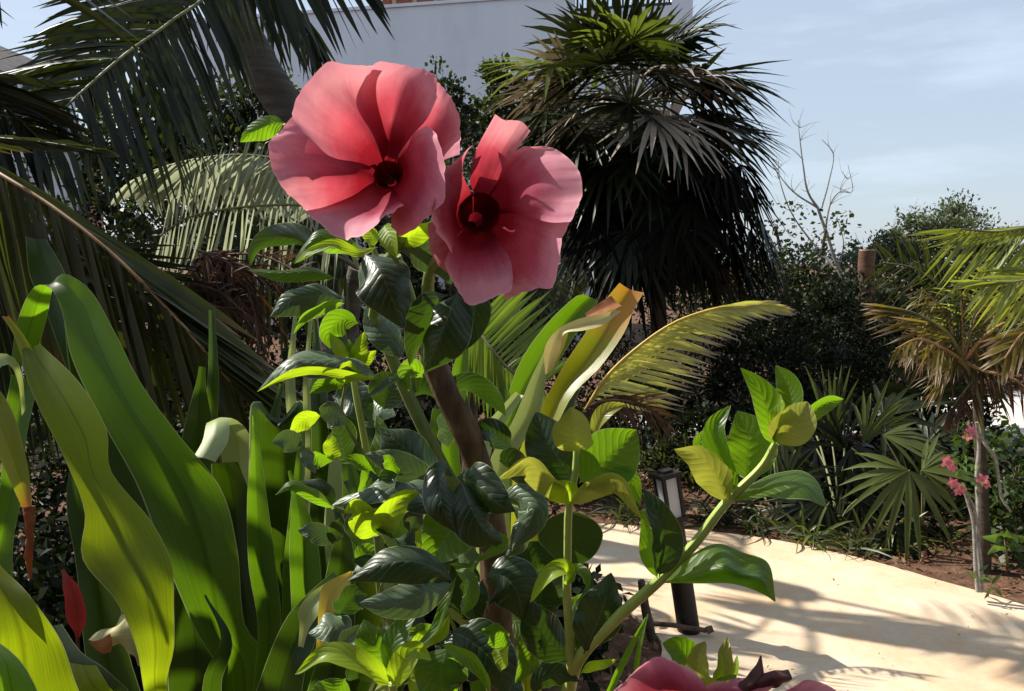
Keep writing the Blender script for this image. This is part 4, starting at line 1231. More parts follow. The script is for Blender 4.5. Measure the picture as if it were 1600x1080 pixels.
M['lily_tip'] = leafmat('lily_tip', (.20, .22, .015), (.50, .52, .012), rough=.4, tr=.45, vein='parallel', spec=.5, var=.2, nscale=6, tip=((.45, .20, .04), (.7, .28, .02), .84, 1.0), edge=(.5, .42, .1))
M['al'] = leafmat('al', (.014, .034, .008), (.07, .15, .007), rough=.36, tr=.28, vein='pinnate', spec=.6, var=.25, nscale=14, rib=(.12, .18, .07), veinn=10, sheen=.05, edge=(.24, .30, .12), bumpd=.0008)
M['al_lit_grey'] = leafmat('al_lit_grey', (.085, .13, .065), (.10, .18, .03), rough=.38, tr=.24, vein='pinnate', spec=.6, var=.25, nscale=14, rib=(.16, .22, .12), veinn=10, sheen=.15, edge=(.34, .40, .22), bumpd=.0009)  # greyed copy of al, silvery light on the leaf tops painted in
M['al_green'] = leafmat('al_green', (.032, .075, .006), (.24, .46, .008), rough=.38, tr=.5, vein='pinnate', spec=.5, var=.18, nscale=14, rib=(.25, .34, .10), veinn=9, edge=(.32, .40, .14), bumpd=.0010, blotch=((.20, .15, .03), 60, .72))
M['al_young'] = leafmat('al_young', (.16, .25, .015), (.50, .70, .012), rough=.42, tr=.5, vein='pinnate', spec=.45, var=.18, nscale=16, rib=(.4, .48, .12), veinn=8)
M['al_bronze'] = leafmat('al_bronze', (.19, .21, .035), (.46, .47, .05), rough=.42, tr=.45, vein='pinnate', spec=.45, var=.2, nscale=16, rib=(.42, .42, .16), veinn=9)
M['stem_green'] = solidmat('stem_green', [(.3, (.10, .15, .035)), (.7, (.22, .28, .08))], 60, .5, .35, .0006, stretch=(1, 1, .4))
M['stem_lime'] = solidmat('stem_lime', [(.3, (.24, .32, .06)), (.7, (.38, .46, .12))], 60, .5, .35, .0006, stretch=(1, 1, .4))
M['petal'] = None


def petalmat(name='petal', k=0.10):
    m, t = newmat(name); q = NT(t)
    out = q.n('ShaderNodeOutputMaterial')
    uvn = q.n('ShaderNodeUVMap'); uvn.uv_map = 'UVMap'
    sp = q.n('ShaderNodeSeparateXYZ'); q.l(uvn.outputs[0], sp.inputs[0])
    u, v = sp.outputs[0], sp.outputs[1]
    mpn = q.n('ShaderNodeCombineXYZ')
    q.l(q.math('MULTIPLY', u, 16), mpn.inputs[0]); q.l(q.math('MULTIPLY', v, 1.6), mpn.inputs[1])
    st = q.noise(1.0, 7, .7, mpn.outputs[0], .5)
    big = q.noise(26, 4, .6)
    vv = q.math('ADD', q.math('ADD', v, q.math('MULTIPLY', q.math('SUBTRACT', st, .5), .14)), q.math('MULTIPLY', q.math('SUBTRACT', big, .5), .25))
    c = q.ramp(vv, [(.06, (.15, .008, .018)), (.30 + k, (.21, .014, .028)), (.56 + k, (.38, .070, .120)), (.92, (.62, .27, .35))])  # dark base: throat pigment with the funnel's shade painted in
    tcv = q.ramp(vv, [(.08, (.14, .005, .010)), (.32 + k, (.34, .014, .024)), (.56 + k, (.66, .09, .12)), (.92, (.82, .31, .34))])
    sv = q.ramp(st, [(.34, (.78, .66, .70)), (.60, (1.08, 1.10, 1.08))])
    bv = q.ramp(big, [(.35, (.90, .84, .90)), (.65, (1.06, 1.10, 1.02))])
    rim = q.math('MULTIPLY', q.math('SUBTRACT', v, .975), 40, clamp=True)
    c = q.mix(q.math('MULTIPLY', rim, .5), c, (.85, .50, .50))
    c = q.mix(.10, c, sv, 'MULTIPLY'); tcv = q.mix(.10, tcv, sv, 'MULTIPLY')
    c = q.mix(.8, c, bv, 'MULTIPLY'); tcv = q.mix(.8, tcv, bv, 'MULTIPLY')
    b = q.n('ShaderNodeBsdfPrincipled'); q.l(c, b.inputs['Base Color'])
    b.inputs['Roughness'].default_value = .55; b.inputs['Specular IOR Level'].default_value = .06
    b.inputs['Sheen Weight'].default_value = .0; b.inputs['Sheen Roughness'].default_value = .4; b.inputs['Sheen Tint'].default_value = (1, .8, .85, 1)
    tb = q.n('ShaderNodeBsdfTranslucent'); q.l(tcv, tb.inputs[0])
    fine = q.noise(600, 2, .5)
    nrm = q.bump(q.math('ADD', st, q.math('MULTIPLY', fine, .3)), .18, .0006)
    q.l(nrm, b.inputs['Normal']); q.l(nrm, tb.inputs['Normal'])
    ms = q.n('ShaderNodeMixShader'); ms.inputs[0].default_value = .38
    q.l(b.outputs[0], ms.inputs[1]); q.l(tb.outputs[0], ms.inputs[2]); q.l(ms.outputs[0], out.inputs[0])
    return m


M['petal'] = petalmat()
M['petal_deep'] = petalmat('petal_deep', .17)
M['throat'] = leafmat('throat', (.030, .002, .004), (.02, .001, .001), rough=.9, tr=.05, spec=.03, var=.3, nscale=40)  # near-black: red pigment darkened by painted shade inside the tube
M['stamen'] = solidmat('stamen', [(.3, (.25, .13, .03)), (.7, (.48, .32, .07))], 200, .6, .4, .0004)
M['withered'] = leafmat('withered', (.10, .035, .03), (.12, .03, .02), rough=.6, tr=.15, spec=.3, var=.6, nscale=60)


# ------------------------------------------------------------ strap-leaved lilies
def lily(base_px, d, label, lean=0):
    c = P(base_px, 1080, d)
    root = thing('spider_lily', Vector((c.x, c.y, 0)), label, 'lily plant', 'strap-leaved lilies in the foreground')
    m = MB(); m.tube([Vector((c.x, c.y, -.02)), Vector((c.x, c.y, .2)), Vector((c.x, c.y, .42))], [.075, .06, .045], 14, True, 12); m.build('stalk', M['lily_pale'], root)
    return root


def down(rows, root, d, spread=.25):
    """continue leaf rows below the picture to the heart of the plant"""
    c = root.location
    return rows


def foot(root, px, py, d, sp=30):
    """control point low on the plant, where its leaves come together, as (px, py, d)"""
    c = root.location + Vector((0, 0, .36))
    v = c - CAM; dd = v.dot(FW)
    return (800 + v.dot(RT) / dd * FPX, 540 - v.dot(UP) / dd * FPX, dd)


def strapL(root, L, Rr, mat, nu=12, nv=44, wave=.018, feet=True, cen=None, hw=22, **k):
    f = foot(root, 0, 0, 0)
    if feet:
        L = [(f[0] - hw, f[1], f[2])] + list(L); Rr = [(f[0] + hw, f[1], f[2])] + list(Rr)
    n = nv
    a = cr([tuple(P(*p)) for p in L], n); b = cr([tuple(P(*p)) for p in Rr], n)
    g = []
    dish = (cen if cen is not None else .08) * 1.7
    for j in range(n + 1):
        A, B = Vector(a[j]), Vector(b[j]); mid = (A + B) / 2; w_ = (B - A).length
        T = (Vector(a[min(j + 1, n)]) - Vector(a[max(j - 1, 0)])) + (Vector(b[min(j + 1, n)]) - Vector(b[max(j - 1, 0)]))
        N = T.cross(B - A); N = N.normalized() if N.length > 1e-9 else Vector((0, -1, 0))
        if j and N.dot(pN) < 0: N = -N
        if j == 0 and N.dot(CAM - mid) < 0: N = -N
        pN = N
        row = []
        for i in range(nu + 1):
            u = 2 * i / nu - 1
            row.append(A.lerp(B, i / nu) - N * (w_ * dish * (1 - abs(u) ** 1.3)))
        g.append(row)
    SEED[0] += 1
    W = max((r[0] - r[-1]).length for r in g)
    g = dispgrid(g, nu, nv, wave, None, W, SEED[0])
    m = MB(); m.grid(g, nu, nv)
    o = m.build('leaf', mat, root)
    if k.get('label'): o['label'] = k['label']
    return o


def strap(root, mid, w, mat, feet=True, **k):
    if feet:
        f = foot(root, 0, 0, 0); mid = [f] + list(mid)
        if isinstance(w, (list, tuple)): w = [40] + list(w)
    k.setdefault('nv', 44); k.setdefault('wave', .03); k.setdefault('cup', 14)
    return leaf(root, mid, w, mat, **k)


def lilies():
    A = lily(330, 1.02, 'largest strap-leaved lily with long arching green leaves at lower left')
    # the tall leaf that folds over at the top left
    strapL(A, [(345, 1075, .98), (300, 975, .97), (252, 860, .98), (215, 760, 1.0), (160, 660, 1.02), (112, 560, 1.04), (98, 490, 1.06), (80, 452, 1.07), (52, 450, 1.09), (28, 500, 1.12), (18, 560, 1.13)],
           [(420, 1045, 1.0), (382, 975, .99), (370, 860, .99), (345, 765, 1.0), (280, 680, 1.0), (222, 600, 1.02), (178, 515, 1.04), (138, 450, 1.06), (92, 430, 1.08), (72, 500, 1.13), (50, 580, 1.14)], M['lily'], cen=.10, nv=70)
    strapL(A, [(300, 1060, 1.06), (230, 900, 1.08), (150, 740, 1.10), (112, 600, 1.12), (100, 500, 1.12), (96, 455, 1.11)], [(360, 1060, 1.06), (330, 900, 1.08), (270, 790, 1.10), (225, 680, 1.12), (190, 560, 1.12), (150, 470, 1.11)], M['lily_deep'], cen=.10, nv=60)
    # the twisted nearer leaf
    strapL(A, [(225, 1080, .86), (212, 1010, .86), (182, 940, .87), (128, 872, .88), (132, 800, .89), (100, 715, .90), (62, 640, .91), (36, 575, .93), (34, 545, .95)],
           [(262, 1085, .88), (272, 1010, .88), (272, 950, .88), (268, 880, .88), (236, 815, .89), (172, 735, .90), (166, 672, .90), (126, 600, .92), (62, 537, .95)], M['lily_yellow'], cen=.05, nv=60)
    strapL(A, [(34, 560, .945), (22, 525, .95), (3, 494, .96)], [(56, 556, .945), (38, 525, .95), (13, 493, .96)], M['lily_tip'], feet=False, nv=12, cen=.2, wave=0)
    strapL(A, [(262, 1075, .97), (272, 1000, .97), (270, 915, .98)], [(350, 1075, .99), (338, 1000, .99), (312, 945, .99)], M['lily_deep'], nv=30)
    strap(A, [(330, 1075, .93), (352, 1000, .94), (320, 930, .96)], [36, 40, 30, 4], M['lily_deep'], roll=[0, 30])
    strap(A, [(300, 980, 1.12), (300, 860, 1.12), (309, 700, 1.12), (312, 625, 1.12), (316, 573, 1.12)], [50, 66, 64, 56, 10], M['lily_deep'], cup=22)
    strap(A, [(330, 700, 1.16), (333, 580, 1.16), (331, 485, 1.18)], [26, 26, 22, 10], M['lily_deep'], cup=30)
    # folded leaf with the pale top
    strapL(A, [(350, 1000, 1.04), (338, 860, 1.05), (332, 760, 1.06), (330, 725, 1.06)], [(412, 1000, 1.04), (398, 860, 1.05), (390, 770, 1.06), (372, 722, 1.06)], M['lily_deep'], nv=36)
    strapL(A, [(352, 900, 1.10), (350, 760, 1.10), (342, 690, 1.10), (325, 660, 1.08), (316, 690, 1.03), (301, 716, 1.0)], [(398, 900, 1.10), (396, 760, 1.10), (390, 680, 1.10), (362, 654, 1.08), (356, 690, 1.03), (336, 722, 1.0)], M['lily_pale'], nv=50, wave=.01)
    # channelled upright leaf
    strapL(A, [(405, 1010, .99), (392, 900, .99), (388, 780, .99), (389, 690, .99), (392, 632, 1.0), (408, 628, 1.03)], [(465, 1010, .99), (474, 900, .99), (475, 780, .99), (474, 690, .99), (474, 630, 1.0), (462, 628, 1.03)], M['lily_deep'], cen=.34, nv=50, wave=.015)
    strapL(A, [(402, 1010, .955), (388, 880, .955), (386, 780, .955), (392, 700, .96), (394, 648, .97)], [(438, 1000, .96), (430, 880, .96), (420, 800, .96), (408, 710, .965), (398, 655, .97)], M['lily'], nv=40, wave=.02)
    strapL(A, [(436, 1000, .955), (442, 890, .955), (452, 800, .955), (462, 720, .96), (470, 660, .97)], [(466, 1000, .955), (478, 890, .955), (476, 800, .955), (475, 720, .96), (475, 660, .97)], M['lily'], nv=40, wave=.02)
    strap(A, [(180, 1080, 1.14), (150, 900, 1.16), (120, 760, 1.18), (118, 690, 1.19)], [50, 70, 64, 44, 6], M['lily_deep'], cup=24)
    strap(A, [(420, 1040, 1.08), (400, 860, 1.08), (420, 700, 1.10), (440, 600, 1.12)], [44, 60, 60, 44, 8], M['lily_deep'], cup=26)
    strap(A, [(480, 1040, .93), (478, 900, .93), (468, 800, .935), (452, 735, .94)], [44, 62, 64, 50, 6], M['lily'], cup=24)
    strap(A, [(520, 1040, .90), (530, 920, .90), (535, 840, .90), (520, 775, .91)], [44, 58, 60, 50, 6], M['lily_deep'], cup=24)
    strap(A, [(560, 1040, .95), (565, 900, .95), (560, 790, .95), (540, 690, .96)], [44, 58, 60, 46, 6], M['lily'], cup=24)
    # pale straps behind the allamanda leaves
    strap(A, [(500, 960, 1.05), (500, 800, 1.05), (500, 680, 1.05), (497, 590, 1.06), (492, 500, 1.08)], [40, 44, 48, 36, 30, 8], M['lily_deep'], cup=30)
    strap(A, [(520, 960, 1.0), (515, 820, 1.0), (520, 720, 1.0), (535, 640, 1.02), (543, 615, 1.03)], [40, 50, 58, 52, 30, 6], M['lily_pale'], cup=-30, roll=-35)
    strap(A, [(470, 900, 1.10), (460, 700, 1.10), (452, 600, 1.10), (462, 480, 1.12)], [26, 26, 24, 20, 8], M['lily_pale'], cup=35, roll=20)
    strap(A, [(480, 900, 1.12), (485, 700, 1.12), (480, 600, 1.12), (486, 500, 1.14)], [22, 22, 20, 16, 8], M['lily_pale'], cup=35, roll=-20)
    strap(A, [(540, 900, 1.12), (548, 700, 1.12), (540, 600, 1.12), (520, 490, 1.14)], [30, 40, 34, 34, 30], M['lily_deep'], cup=25)
    # arching dark leaf at the bottom centre and its yellowed neighbours
    strapL(A, [(398, 1085, .84), (425, 1012, .84), (452, 958, .85), (490, 920, .86), (520, 893, .88)], [(470, 1090, .84), (480, 1040, .84), (500, 985, .85), (520, 950, .86), (545, 915, .88)], M['lily_deep'], feet=False, nv=24)
    strapL(A, [(400, 1200, .86), (399, 1085, .845)], [(470, 1200, .86), (468, 1085, .845)], M['lily_deep'], feet=True, nv=16)
    strapL(A, [(492, 1030, .80), (496, 985, .80), (498, 950, .80), (505, 915, .81), (548, 892, .83)], [(506, 1030, .80), (506, 985, .80), (520, 960, .80), (538, 935, .81), (552, 898, .83)], M['lily_dry'], feet=False, nv=24, label='yellowed dying leaf')
    strapL(A, [(466, 1010, .82), (468, 975, .82), (466, 955, .82), (482, 930, .83), (508, 912, .84)], [(474, 1012, .82), (482, 985, .82), (497, 960, .82), (500, 940, .83), (512, 918, .84)], M['lily_pale'], feet=False, nv=24)
    strapL(A, [(520, 960, .93), (513, 900, .93), (516, 868, .93), (556, 838, .94), (590, 815, .95)], [(600, 960, .93), (596, 920, .93), (592, 880, .93), (600, 850, .94), (612, 830, .95)], M['lily_yellow'], nv=30)
    strapL(A, [(588, 1000, .97), (600, 900, .97), (622, 800, .97), (640, 740, .98)], [(640, 1000, .97), (644, 900, .97), (655, 810, .97), (662, 760, .98)], M['lily_pale'], nv=30, cen=.25)
    strapL(A, [(600, 1050, .82), (612, 1020, .82), (620, 980, .82), (632, 946, .83)], [(628, 1060, .82), (638, 1020, .82), (648, 980, .82), (655, 950, .83)], M['lily_pale'], nv=24, cen=.2)
    strap(A, [(600, 900, 1.05), (640, 800, 1.05), (680, 700, 1.07), (690, 640, 1.08)], [40, 50, 50, 44, 30], M['lily_deep'], cup=20)
    strap(A, [(585, 860, 1.08), (590, 760, 1.08), (585, 680, 1.08), (592, 600, 1.10)], [40, 44, 44, 36, 26], M['lily_deep'], cup=25)
    strap(A, [(640, 1000, 1.0), (600, 900, 1.0), (570, 800, 1.0), (545, 750, 1.02)], [36, 44, 44, 30, 20], M['lily_deep'], cup=25)

    B = lily(60, .80, 'strap-leaved lily cut by the lower left corner, its broad leaves low over the soil')
    strapL(B, [(-60, 1090, .74), (-30, 1000, .74), (-30, 930, .75), (-40, 860, .76)], [(128, 1090, .76), (98, 1010, .76), (58, 945, .76), (0, 882, .78)], M['lily_yellow'], nv=40, feet=False, cen=.04)
    strapL(B, [(20, 1200, .76), (-20, 1090, .74)], [(160, 1200, .78), (130, 1090, .76)], M['lily_yellow'], feet=True, nv=20)
    strapL(B, [(-40, 1150, .70), (-20, 1080, .70), (-10, 1030, .71), (-40, 1000, .72)], [(80, 1150, .71), (62, 1085, .71), (30, 1030, .72), (-20, 990, .73)], M['lily'], nv=30)
    strapL(B, [(150, 1120, .84), (118, 1060, .84), (84, 1010, .85), (74, 976, .87)], [(215, 1120, .84), (170, 1050, .85), (128, 1020, .86), (96, 975, .88)], M['lily_deep'], nv=30)
    strapL(B, [(140, 1120, .80), (112, 1070, .80), (105, 1035, .81)], [(200, 1120, .80), (172, 1075, .80), (150, 1040, .81)], M['lily_yellow'], nv=24)
    strapL(B, [(-120, 900, .85), (-60, 700, .86), (-60, 590, .88), (-30, 558, .90), (10, 553, .92), (32, 575, .94), (40, 640, .95)], [(-60, 900, .85), (-20, 700, .86), (-10, 620, .88), (-5, 580, .90), (14, 570, .92), (28, 600, .94), (34, 650, .95)], M['lily_pale'], nv=50)
    strapL(B, [(-70, 640, .88), (-40, 650, .87), (-8, 700, .86), (26, 775, .86), (38, 800, .86)], [(-30, 590, .90), (0, 610, .89), (22, 650, .88), (44, 730, .87), (50, 792, .86)], M['lily_tip'], feet=False, nv=30, wave=.02, label='drooping yellow-green leaf turning orange at its tip')
    m = MB(); m.tube([P(*p) for p in ((44, 792, .86), (47, 830, .86), (45, 870, .865), (48, 905, .87))], [.0062, .0042, .0040, .0012], 8, True, 30, .5); m.build('leaf_tip', M['lily_brown'], B)
    strapL(B, [(-20, 900, .98), (0, 760, .98), (5, 660, .99), (18, 585, 1.0)], [(20, 900, .98), (36, 760, .98), (42, 680, .99), (60, 600, 1.0)], M['lily'], nv=36)
    strapL(B, [(66, 470, 1.20), (46, 430, 1.20), (40, 369, 1.20)], [(94, 470, 1.20), (102, 430, 1.20), (72, 374, 1.22)], M['lily_deep'], nv=16, feet=False, wave=.02)
    strapL(A, [(210, 840, 1.16), (128, 640, 1.18), (66, 470, 1.20)], [(250, 840, 1.16), (168, 620, 1.18), (94, 470, 1.20)], M['lily_deep'], nv=24, feet=True)

    for (q_, w_) in (([(-230, 900, 1.2), (-200, 500, 1.2), (-120, 330, 1.2), (-45, 262, 1.2), (-30, 330, 1.2)], [70, 90, 96, 80, 10]), ([(-200, 800, 1.1), (-190, 560, 1.1), (-110, 420, 1.1), (-50, 400, 1.12), (-30, 440, 1.12)], [60, 80, 80, 60, 10]),
                     ([(-260, 700, 1.3), (-260, 300, 1.3), (-170, 120, 1.3), (-70, 60, 1.3), (-50, 130, 1.3)], [70, 100, 110, 90, 10])):
        strap(B, q_, w_, M['lily'])  # unseen leaves added left of the frame to shade the nearer leaves
    C = lily(830, .98, 'strap-leaved lily right of the woody stem with a yellowed leaf folded over its top')
    strapL(C, [(770, 740, .96), (795, 615, .97), (818, 556, .98), (858, 502, .99), (900, 463, 1.0), (912, 460, 1.0)], [(800, 740, .96), (822, 640, .97), (860, 585, .98), (895, 530, .99), (920, 490, 1.0), (935, 470, 1.0)], M['lily'], nv=44)
    strapL(C, [(800, 760, .92), (845, 640, .93), (882, 570, .94), (915, 520, .95), (945, 470, .97), (968, 442, .98)], [(850, 760, .92), (888, 628, .92), (938, 572, .93), (975, 520, .95), (990, 485, .97), (1006, 457, .98)], M['lily_tip'], nv=50, cen=.12)
    strapL(C, [(760, 760, .90), (805, 650, .90), (830, 590, .90), (850, 550, .90)], [(795, 760, .90), (842, 652, .90), (850, 610, .90), (858, 555, .90)], M['lily_pale'], nv=40)
    strapL(C, [(852, 585, .895), (851, 545, .89), (868, 518, .885), (900, 500, .88), (940, 490, .88), (968, 484, .89)], [(856, 583, .895), (874, 550, .89), (882, 522, .88), (910, 517, .875), (940, 509, .875), (970, 487, .89)], M['lily_cream'], feet=False, nv=30, wave=.02, label='cream-yellow folded leaf end')
    strapL(C, [(852, 586, .90), (852, 545, .90), (872, 520, .90)], [(862, 580, .90), (880, 545, .90), (888, 521, .90)], M['lily_dry'], feet=False, nv=16, wave=.01)
    strapL(C, [(914, 490, .89), (935, 474, .895), (955, 462, .90)], [(918, 497, .885), (948, 487, .885), (972, 478, .89)], M['lily_brown'], feet=False, nv=16, wave=.03, label='brown withered leaf end')
    strapL(C, [(735, 760, .88), (748, 684, .88), (775, 645, .88), (806, 612, .89)], [(765, 760, .88), (772, 690, .88), (790, 660, .88), (818, 618, .89)], M['lily_pale'], nv=36, cen=.2)
    strapL(C, [(690, 700, .98), (700, 620, .98), (706, 580, .98), (722, 532, .99)], [(716, 700, .98), (724, 640, .98), (732, 590, .98), (732, 532, .99)], M['lily'], nv=30)
    strap(C, [(770, 900, 1.02), (760, 800, 1.02), (740, 700, 1.04), (720, 620, 1.05)], [40, 50, 50, 40, 20], M['lily_deep'], cup=20)
    strap(C, [(820, 800, 1.0), (840, 720, 1.0), (880, 640, 1.02), (900, 600, 1.03)], [40, 50, 56, 46, 20], M['lily_deep'], cup=20)


lilies()


# ------------------------------------------------------------ allamanda with the two blossoms
def flower(root, petals, tub, label, eye=None, dots=(), ring=None, pm='petal', dk=1.0):
    """petals: list of rows of (px,py,d); each petal is a sub-part of the blossom; the funnel is the blossom's own mesh"""
    m = MB()
    q = [P(*t[:3]) for t in tub]
    n = len(q)
    C = cr([tuple(a) + (t[3] * t[2] / FPX,) for a, t in zip(q, tub)], 24)
    pts = [Vector(c[:3]) for c in C]
    m.tube(pts, [max(c[3], .001) for c in C], 20, False)
    o = m.build('flower', M['throat'], root); o['label'] = label
    if ring:
        cx, cy, dd, rr_ = ring
        def push(row):
            row = [row[0]] + [q_ for q_ in row[1:-1] if math.hypot(q_[0] - cx, q_[1] - cy) > rr_ * 1.3] + [row[-1]]
            k = row[1]; a = math.atan2(k[1] - cy, k[0] - cx)
            ix, iy, id_ = cx + (tub[2][0] - cx) * .46, cy + (tub[2][1] - cy) * .46, dd + (tub[2][2] - dd) * .66
            return [(ix + math.cos(a) * rr_ * .34, iy + math.sin(a) * rr_ * .34, dd + (id_ - dd) / dk - .002), (cx + math.cos(a) * rr_, cy + math.sin(a) * rr_, dd)] + list(row[1:])
        # bell of the blossom: one smooth funnel from the mouth back to the narrow tube
        fm = MB(); rows_ = []
        tx, ty, td = tub[2][0], tub[2][1], tub[2][2]
        for j in range(25):
            t = j / 24
            rad = (rr_ - 1) * (1 - t) ** .8 * (1 - .15 * math.sin(t * math.pi)) + 1.5 * t
            c0 = P(cx + (tx - cx) * t ** 1.6, cy + (ty - cy) * t ** 1.6, dd + .002 + (td - dd) * t ** .8)
            k_ = rad * dd / FPX
            rows_.append([c0 + RT * (math.cos(b) * k_ * (1 + .05 * math.sin(5 * b))) + UP * (math.sin(b) * k_ * (1 + .05 * math.sin(5 * b))) for b in [2 * math.pi * i_ / 40 for i_ in range(41)]])
        fm.grid(rows_, 40, 24)
        fm.uv = [tuple((a, .20 * (1 - b) ** .8) for a, b in f) for f in fm.uv]
        fm.build('bell', M[pm], o)
        petals = [[push(r_) for r_ in rows] for rows in petals]
        petals = [[[(p[0], p[1], dd + (p[2] - dd) * dk) for p in r_] for r_ in rows] for rows in petals]
    def bow(rows):
        n = len(rows) - 1; out = []
        for i, r_ in enumerate(rows):
            f = 1 - (2 * i / n - 1) ** 2; m_ = len(r_) - 1
            out.append([(p[0], p[1], p[2] + (.020 * f * min(1, 1.6 * max(0, j - 1) / m_) * (1 - .35 * (j == m_)) if j else 0)) for j, p in enumerate(r_)])
        return out
    for rows in petals:
        rows = bow(rows)
        loft(o, rows, M[pm], name='petal', nu=30, nv=34, wave=.013, rim=1, v0=.0)
    if eye:
        c = P(*eye); m = MB(); r = random.Random(4)
        for i in range(9):
            a = i * .7; s = .0030
            e = c + RT * math.cos(a) * s + UP * math.sin(a) * s + Vector((0, -.004, 0))
            m.tube([c + Vector((0, .01, 0)), (c + e) / 2, e, e + Vector((0, -.003, 0))], [.0005, .0005, .0010, .0006], 6)
        m.tube([c + Vector((0, .01, 0)), c, c + Vector((0, -.004, 0))], [.002, .0026, .0014], 8)
        m.build('stamen', M['stamen'], o)
    for (x, y, d) in ():
        c = P(x, y, d); m = MB(); m.tube([c + Vector((0, .002, 0)), c, c + Vector((.0005, -.0022, 0))], [.0008, .0016, .0007], 7); m.build('stamen', M['stamen'], o)
    return o


def allamanda():
    g = P(790, 1080, .74)
    root = thing('allamanda_shrub', Vector((g.x, g.y, 0)), 'broad-leaved shrub bearing two large open pink blossoms on a brown woody stem', 'flowering shrub')
    # --- stems
    stem(root, [(672, 555, .69), (700, 620, .69), (722, 660, .69), (748, 730, .70), (765, 800, .70), (772, 870, .71), (777, 960, .72), (782, 1040, .73), (788, 1120, .74)],
         [19, 20, 21, 21, 22, 23, 24, 25, 26], M['bark_woody'], res=60, seg=18, wob=.12, ground=(0, 0))
    stem(root, [(583, 495, .665), (600, 530, .67), (626, 592, .675), (655, 655, .68), (700, 745, .69), (735, 800, .70)], [8, 9, 10, 10.5, 11, 12], M['stem_green'], res=40)
    stem(root, [(600, 400, .64), (592, 440, .65), (583, 495, .665)], [8, 8, 8], M['stem_green'])
    stem(root, [(628, 372, .60), (618, 390, .62), (604, 408, .64)], [8, 8, 8], M['stem_green'])
    stem(root, [(690, 395, .60), (672, 425, .63), (668, 480, .66), (672, 560, .69)], [7, 9, 12, 18], M['stem_green'])
    stem(root, [(672, 560, .69), (655, 530, .68), (640, 460, .66), (620, 400, .64)], [14, 10, 8, 7], M['stem_green'])
    stem(root, [(548, 555, .70), (556, 615, .70), (570, 690, .71), (578, 750, .72), (600, 830, .72), (680, 930, .72), (770, 1000, .73)], [4.5, 5, 5.5, 6, 7, 9, 12], M['stem_lime'], res=50)
    stem(root, [(588, 836, .66), (592, 870, .665), (598, 940, .68), (650, 1040, .70), (740, 1120, .73)], [5, 5.5, 6, 8, 10], M['stem_green'], res=40)
    stem(root, [(612, 1068, .60), (622, 1100, .61), (690, 1180, .68)], [6, 7, 9], M['stem_lime'])
    stem(root, [(520, 793, .68), (560, 812, .70), (600, 860, .71)], [3.5, 4, 5], M['stem_green'])

    f1 = flower(root, [
        # left lobe
        [[(600, 284, .585), (552, 312, .565), (505, 332, .545), (474, 326, .53)], [(600, 276, .585), (540, 275, .545), (470, 275, .515), (440, 290, .505)],
         [(598, 272, .585), (530, 248, .55), (450, 240, .52), (418, 232, .512)], [(597, 266, .585), (535, 228, .56), (470, 200, .54), (433, 210, .53)], [(597, 262, .585), (545, 225, .57), (490, 195, .56), (456, 183, .55)]],
        # lower lobe
        [[(600, 286, .585), (545, 292, .575), (495, 305, .56), (470, 310, .55)], [(602, 290, .585), (552, 310, .555), (505, 325, .535), (478, 330, .525)], [(605, 293, .58), (565, 320, .54), (520, 335, .515), (490, 345, .51)],
         [(608, 295, .58), (590, 325, .535), (560, 350, .505), (540, 372, .50)], [(612, 294, .58), (605, 318, .54), (598, 340, .505), (590, 353, .495)], [(614, 292, .58), (622, 308, .55), (628, 318, .52), (630, 320, .505)]],
        # right-hand front lobe
        [[(612, 282, .585), (612, 310, .555), (612, 335, .54), (614, 352, .53)], [(614, 280, .585), (628, 310, .55), (632, 345, .53), (630, 368, .52)], [(616, 278, .585), (645, 290, .54), (668, 310, .515), (688, 322, .505)],
         [(616, 274, .585), (645, 262, .54), (675, 262, .51), (694, 290, .50)], [(616, 268, .585), (638, 238, .545), (662, 215, .525), (688, 222, .51)], [(614, 262, .585), (634, 235, .56), (646, 208, .545), (667, 194, .535)]],
        # top lobe
        [[(604, 262, .586), (582, 210, .548), (556, 160, .535), (574, 112, .53)], [(608, 258, .588), (592, 200, .552), (580, 130, .537), (592, 98, .53)], [(612, 258, .588), (612, 190, .565), (625, 130, .545), (640, 103, .532)],
         [(614, 260, .588), (632, 205, .56), (655, 160, .54), (678, 118, .525)], [(616, 262, .588), (642, 215, .56), (668, 185, .55), (684, 150, .54)]],
        # far right lobe
        [[(616, 262, .592), (645, 210, .575), (668, 160, .565), (676, 122, .555)], [(618, 264, .592), (660, 215, .575), (690, 165, .56), (704, 150, .55)], [(620, 268, .592), (670, 240, .575), (705, 205, .56), (721, 208, .55)], [(618, 272, .592), (665, 262, .58), (696, 248, .565), (716, 240, .555)]],
        # upper left lobe, the pale one nearest the sun
        [[(598, 268, .585), (560, 254, .555), (515, 245, .525), (478, 217, .505)], [(598, 264, .584), (548, 222, .54), (492, 200, .505), (458, 172, .495)], [(600, 260, .583), (550, 190, .53), (505, 140, .505), (508, 99, .508)],
         [(602, 258, .583), (565, 180, .54), (540, 128, .522), (546, 102, .522)], [(606, 256, .588), (590, 205, .572), (578, 150, .555), (590, 103, .545)]],
    ], [(620, 304, .620, 4), (622, 307, .623, 8), (624, 310, .626, 9), (630, 345, .63, 9), (628, 372, .61, 8)], 'large fully open pink blossom on the left', eye=(609, 282, .588),
        ring=(606, 272, .568, 24), dk=1.35,
        dots=((597, 204, .556), (545, 228, .540), (545, 287, .545), (641, 248, .540), (633, 289, .545), (606, 302, .560)))
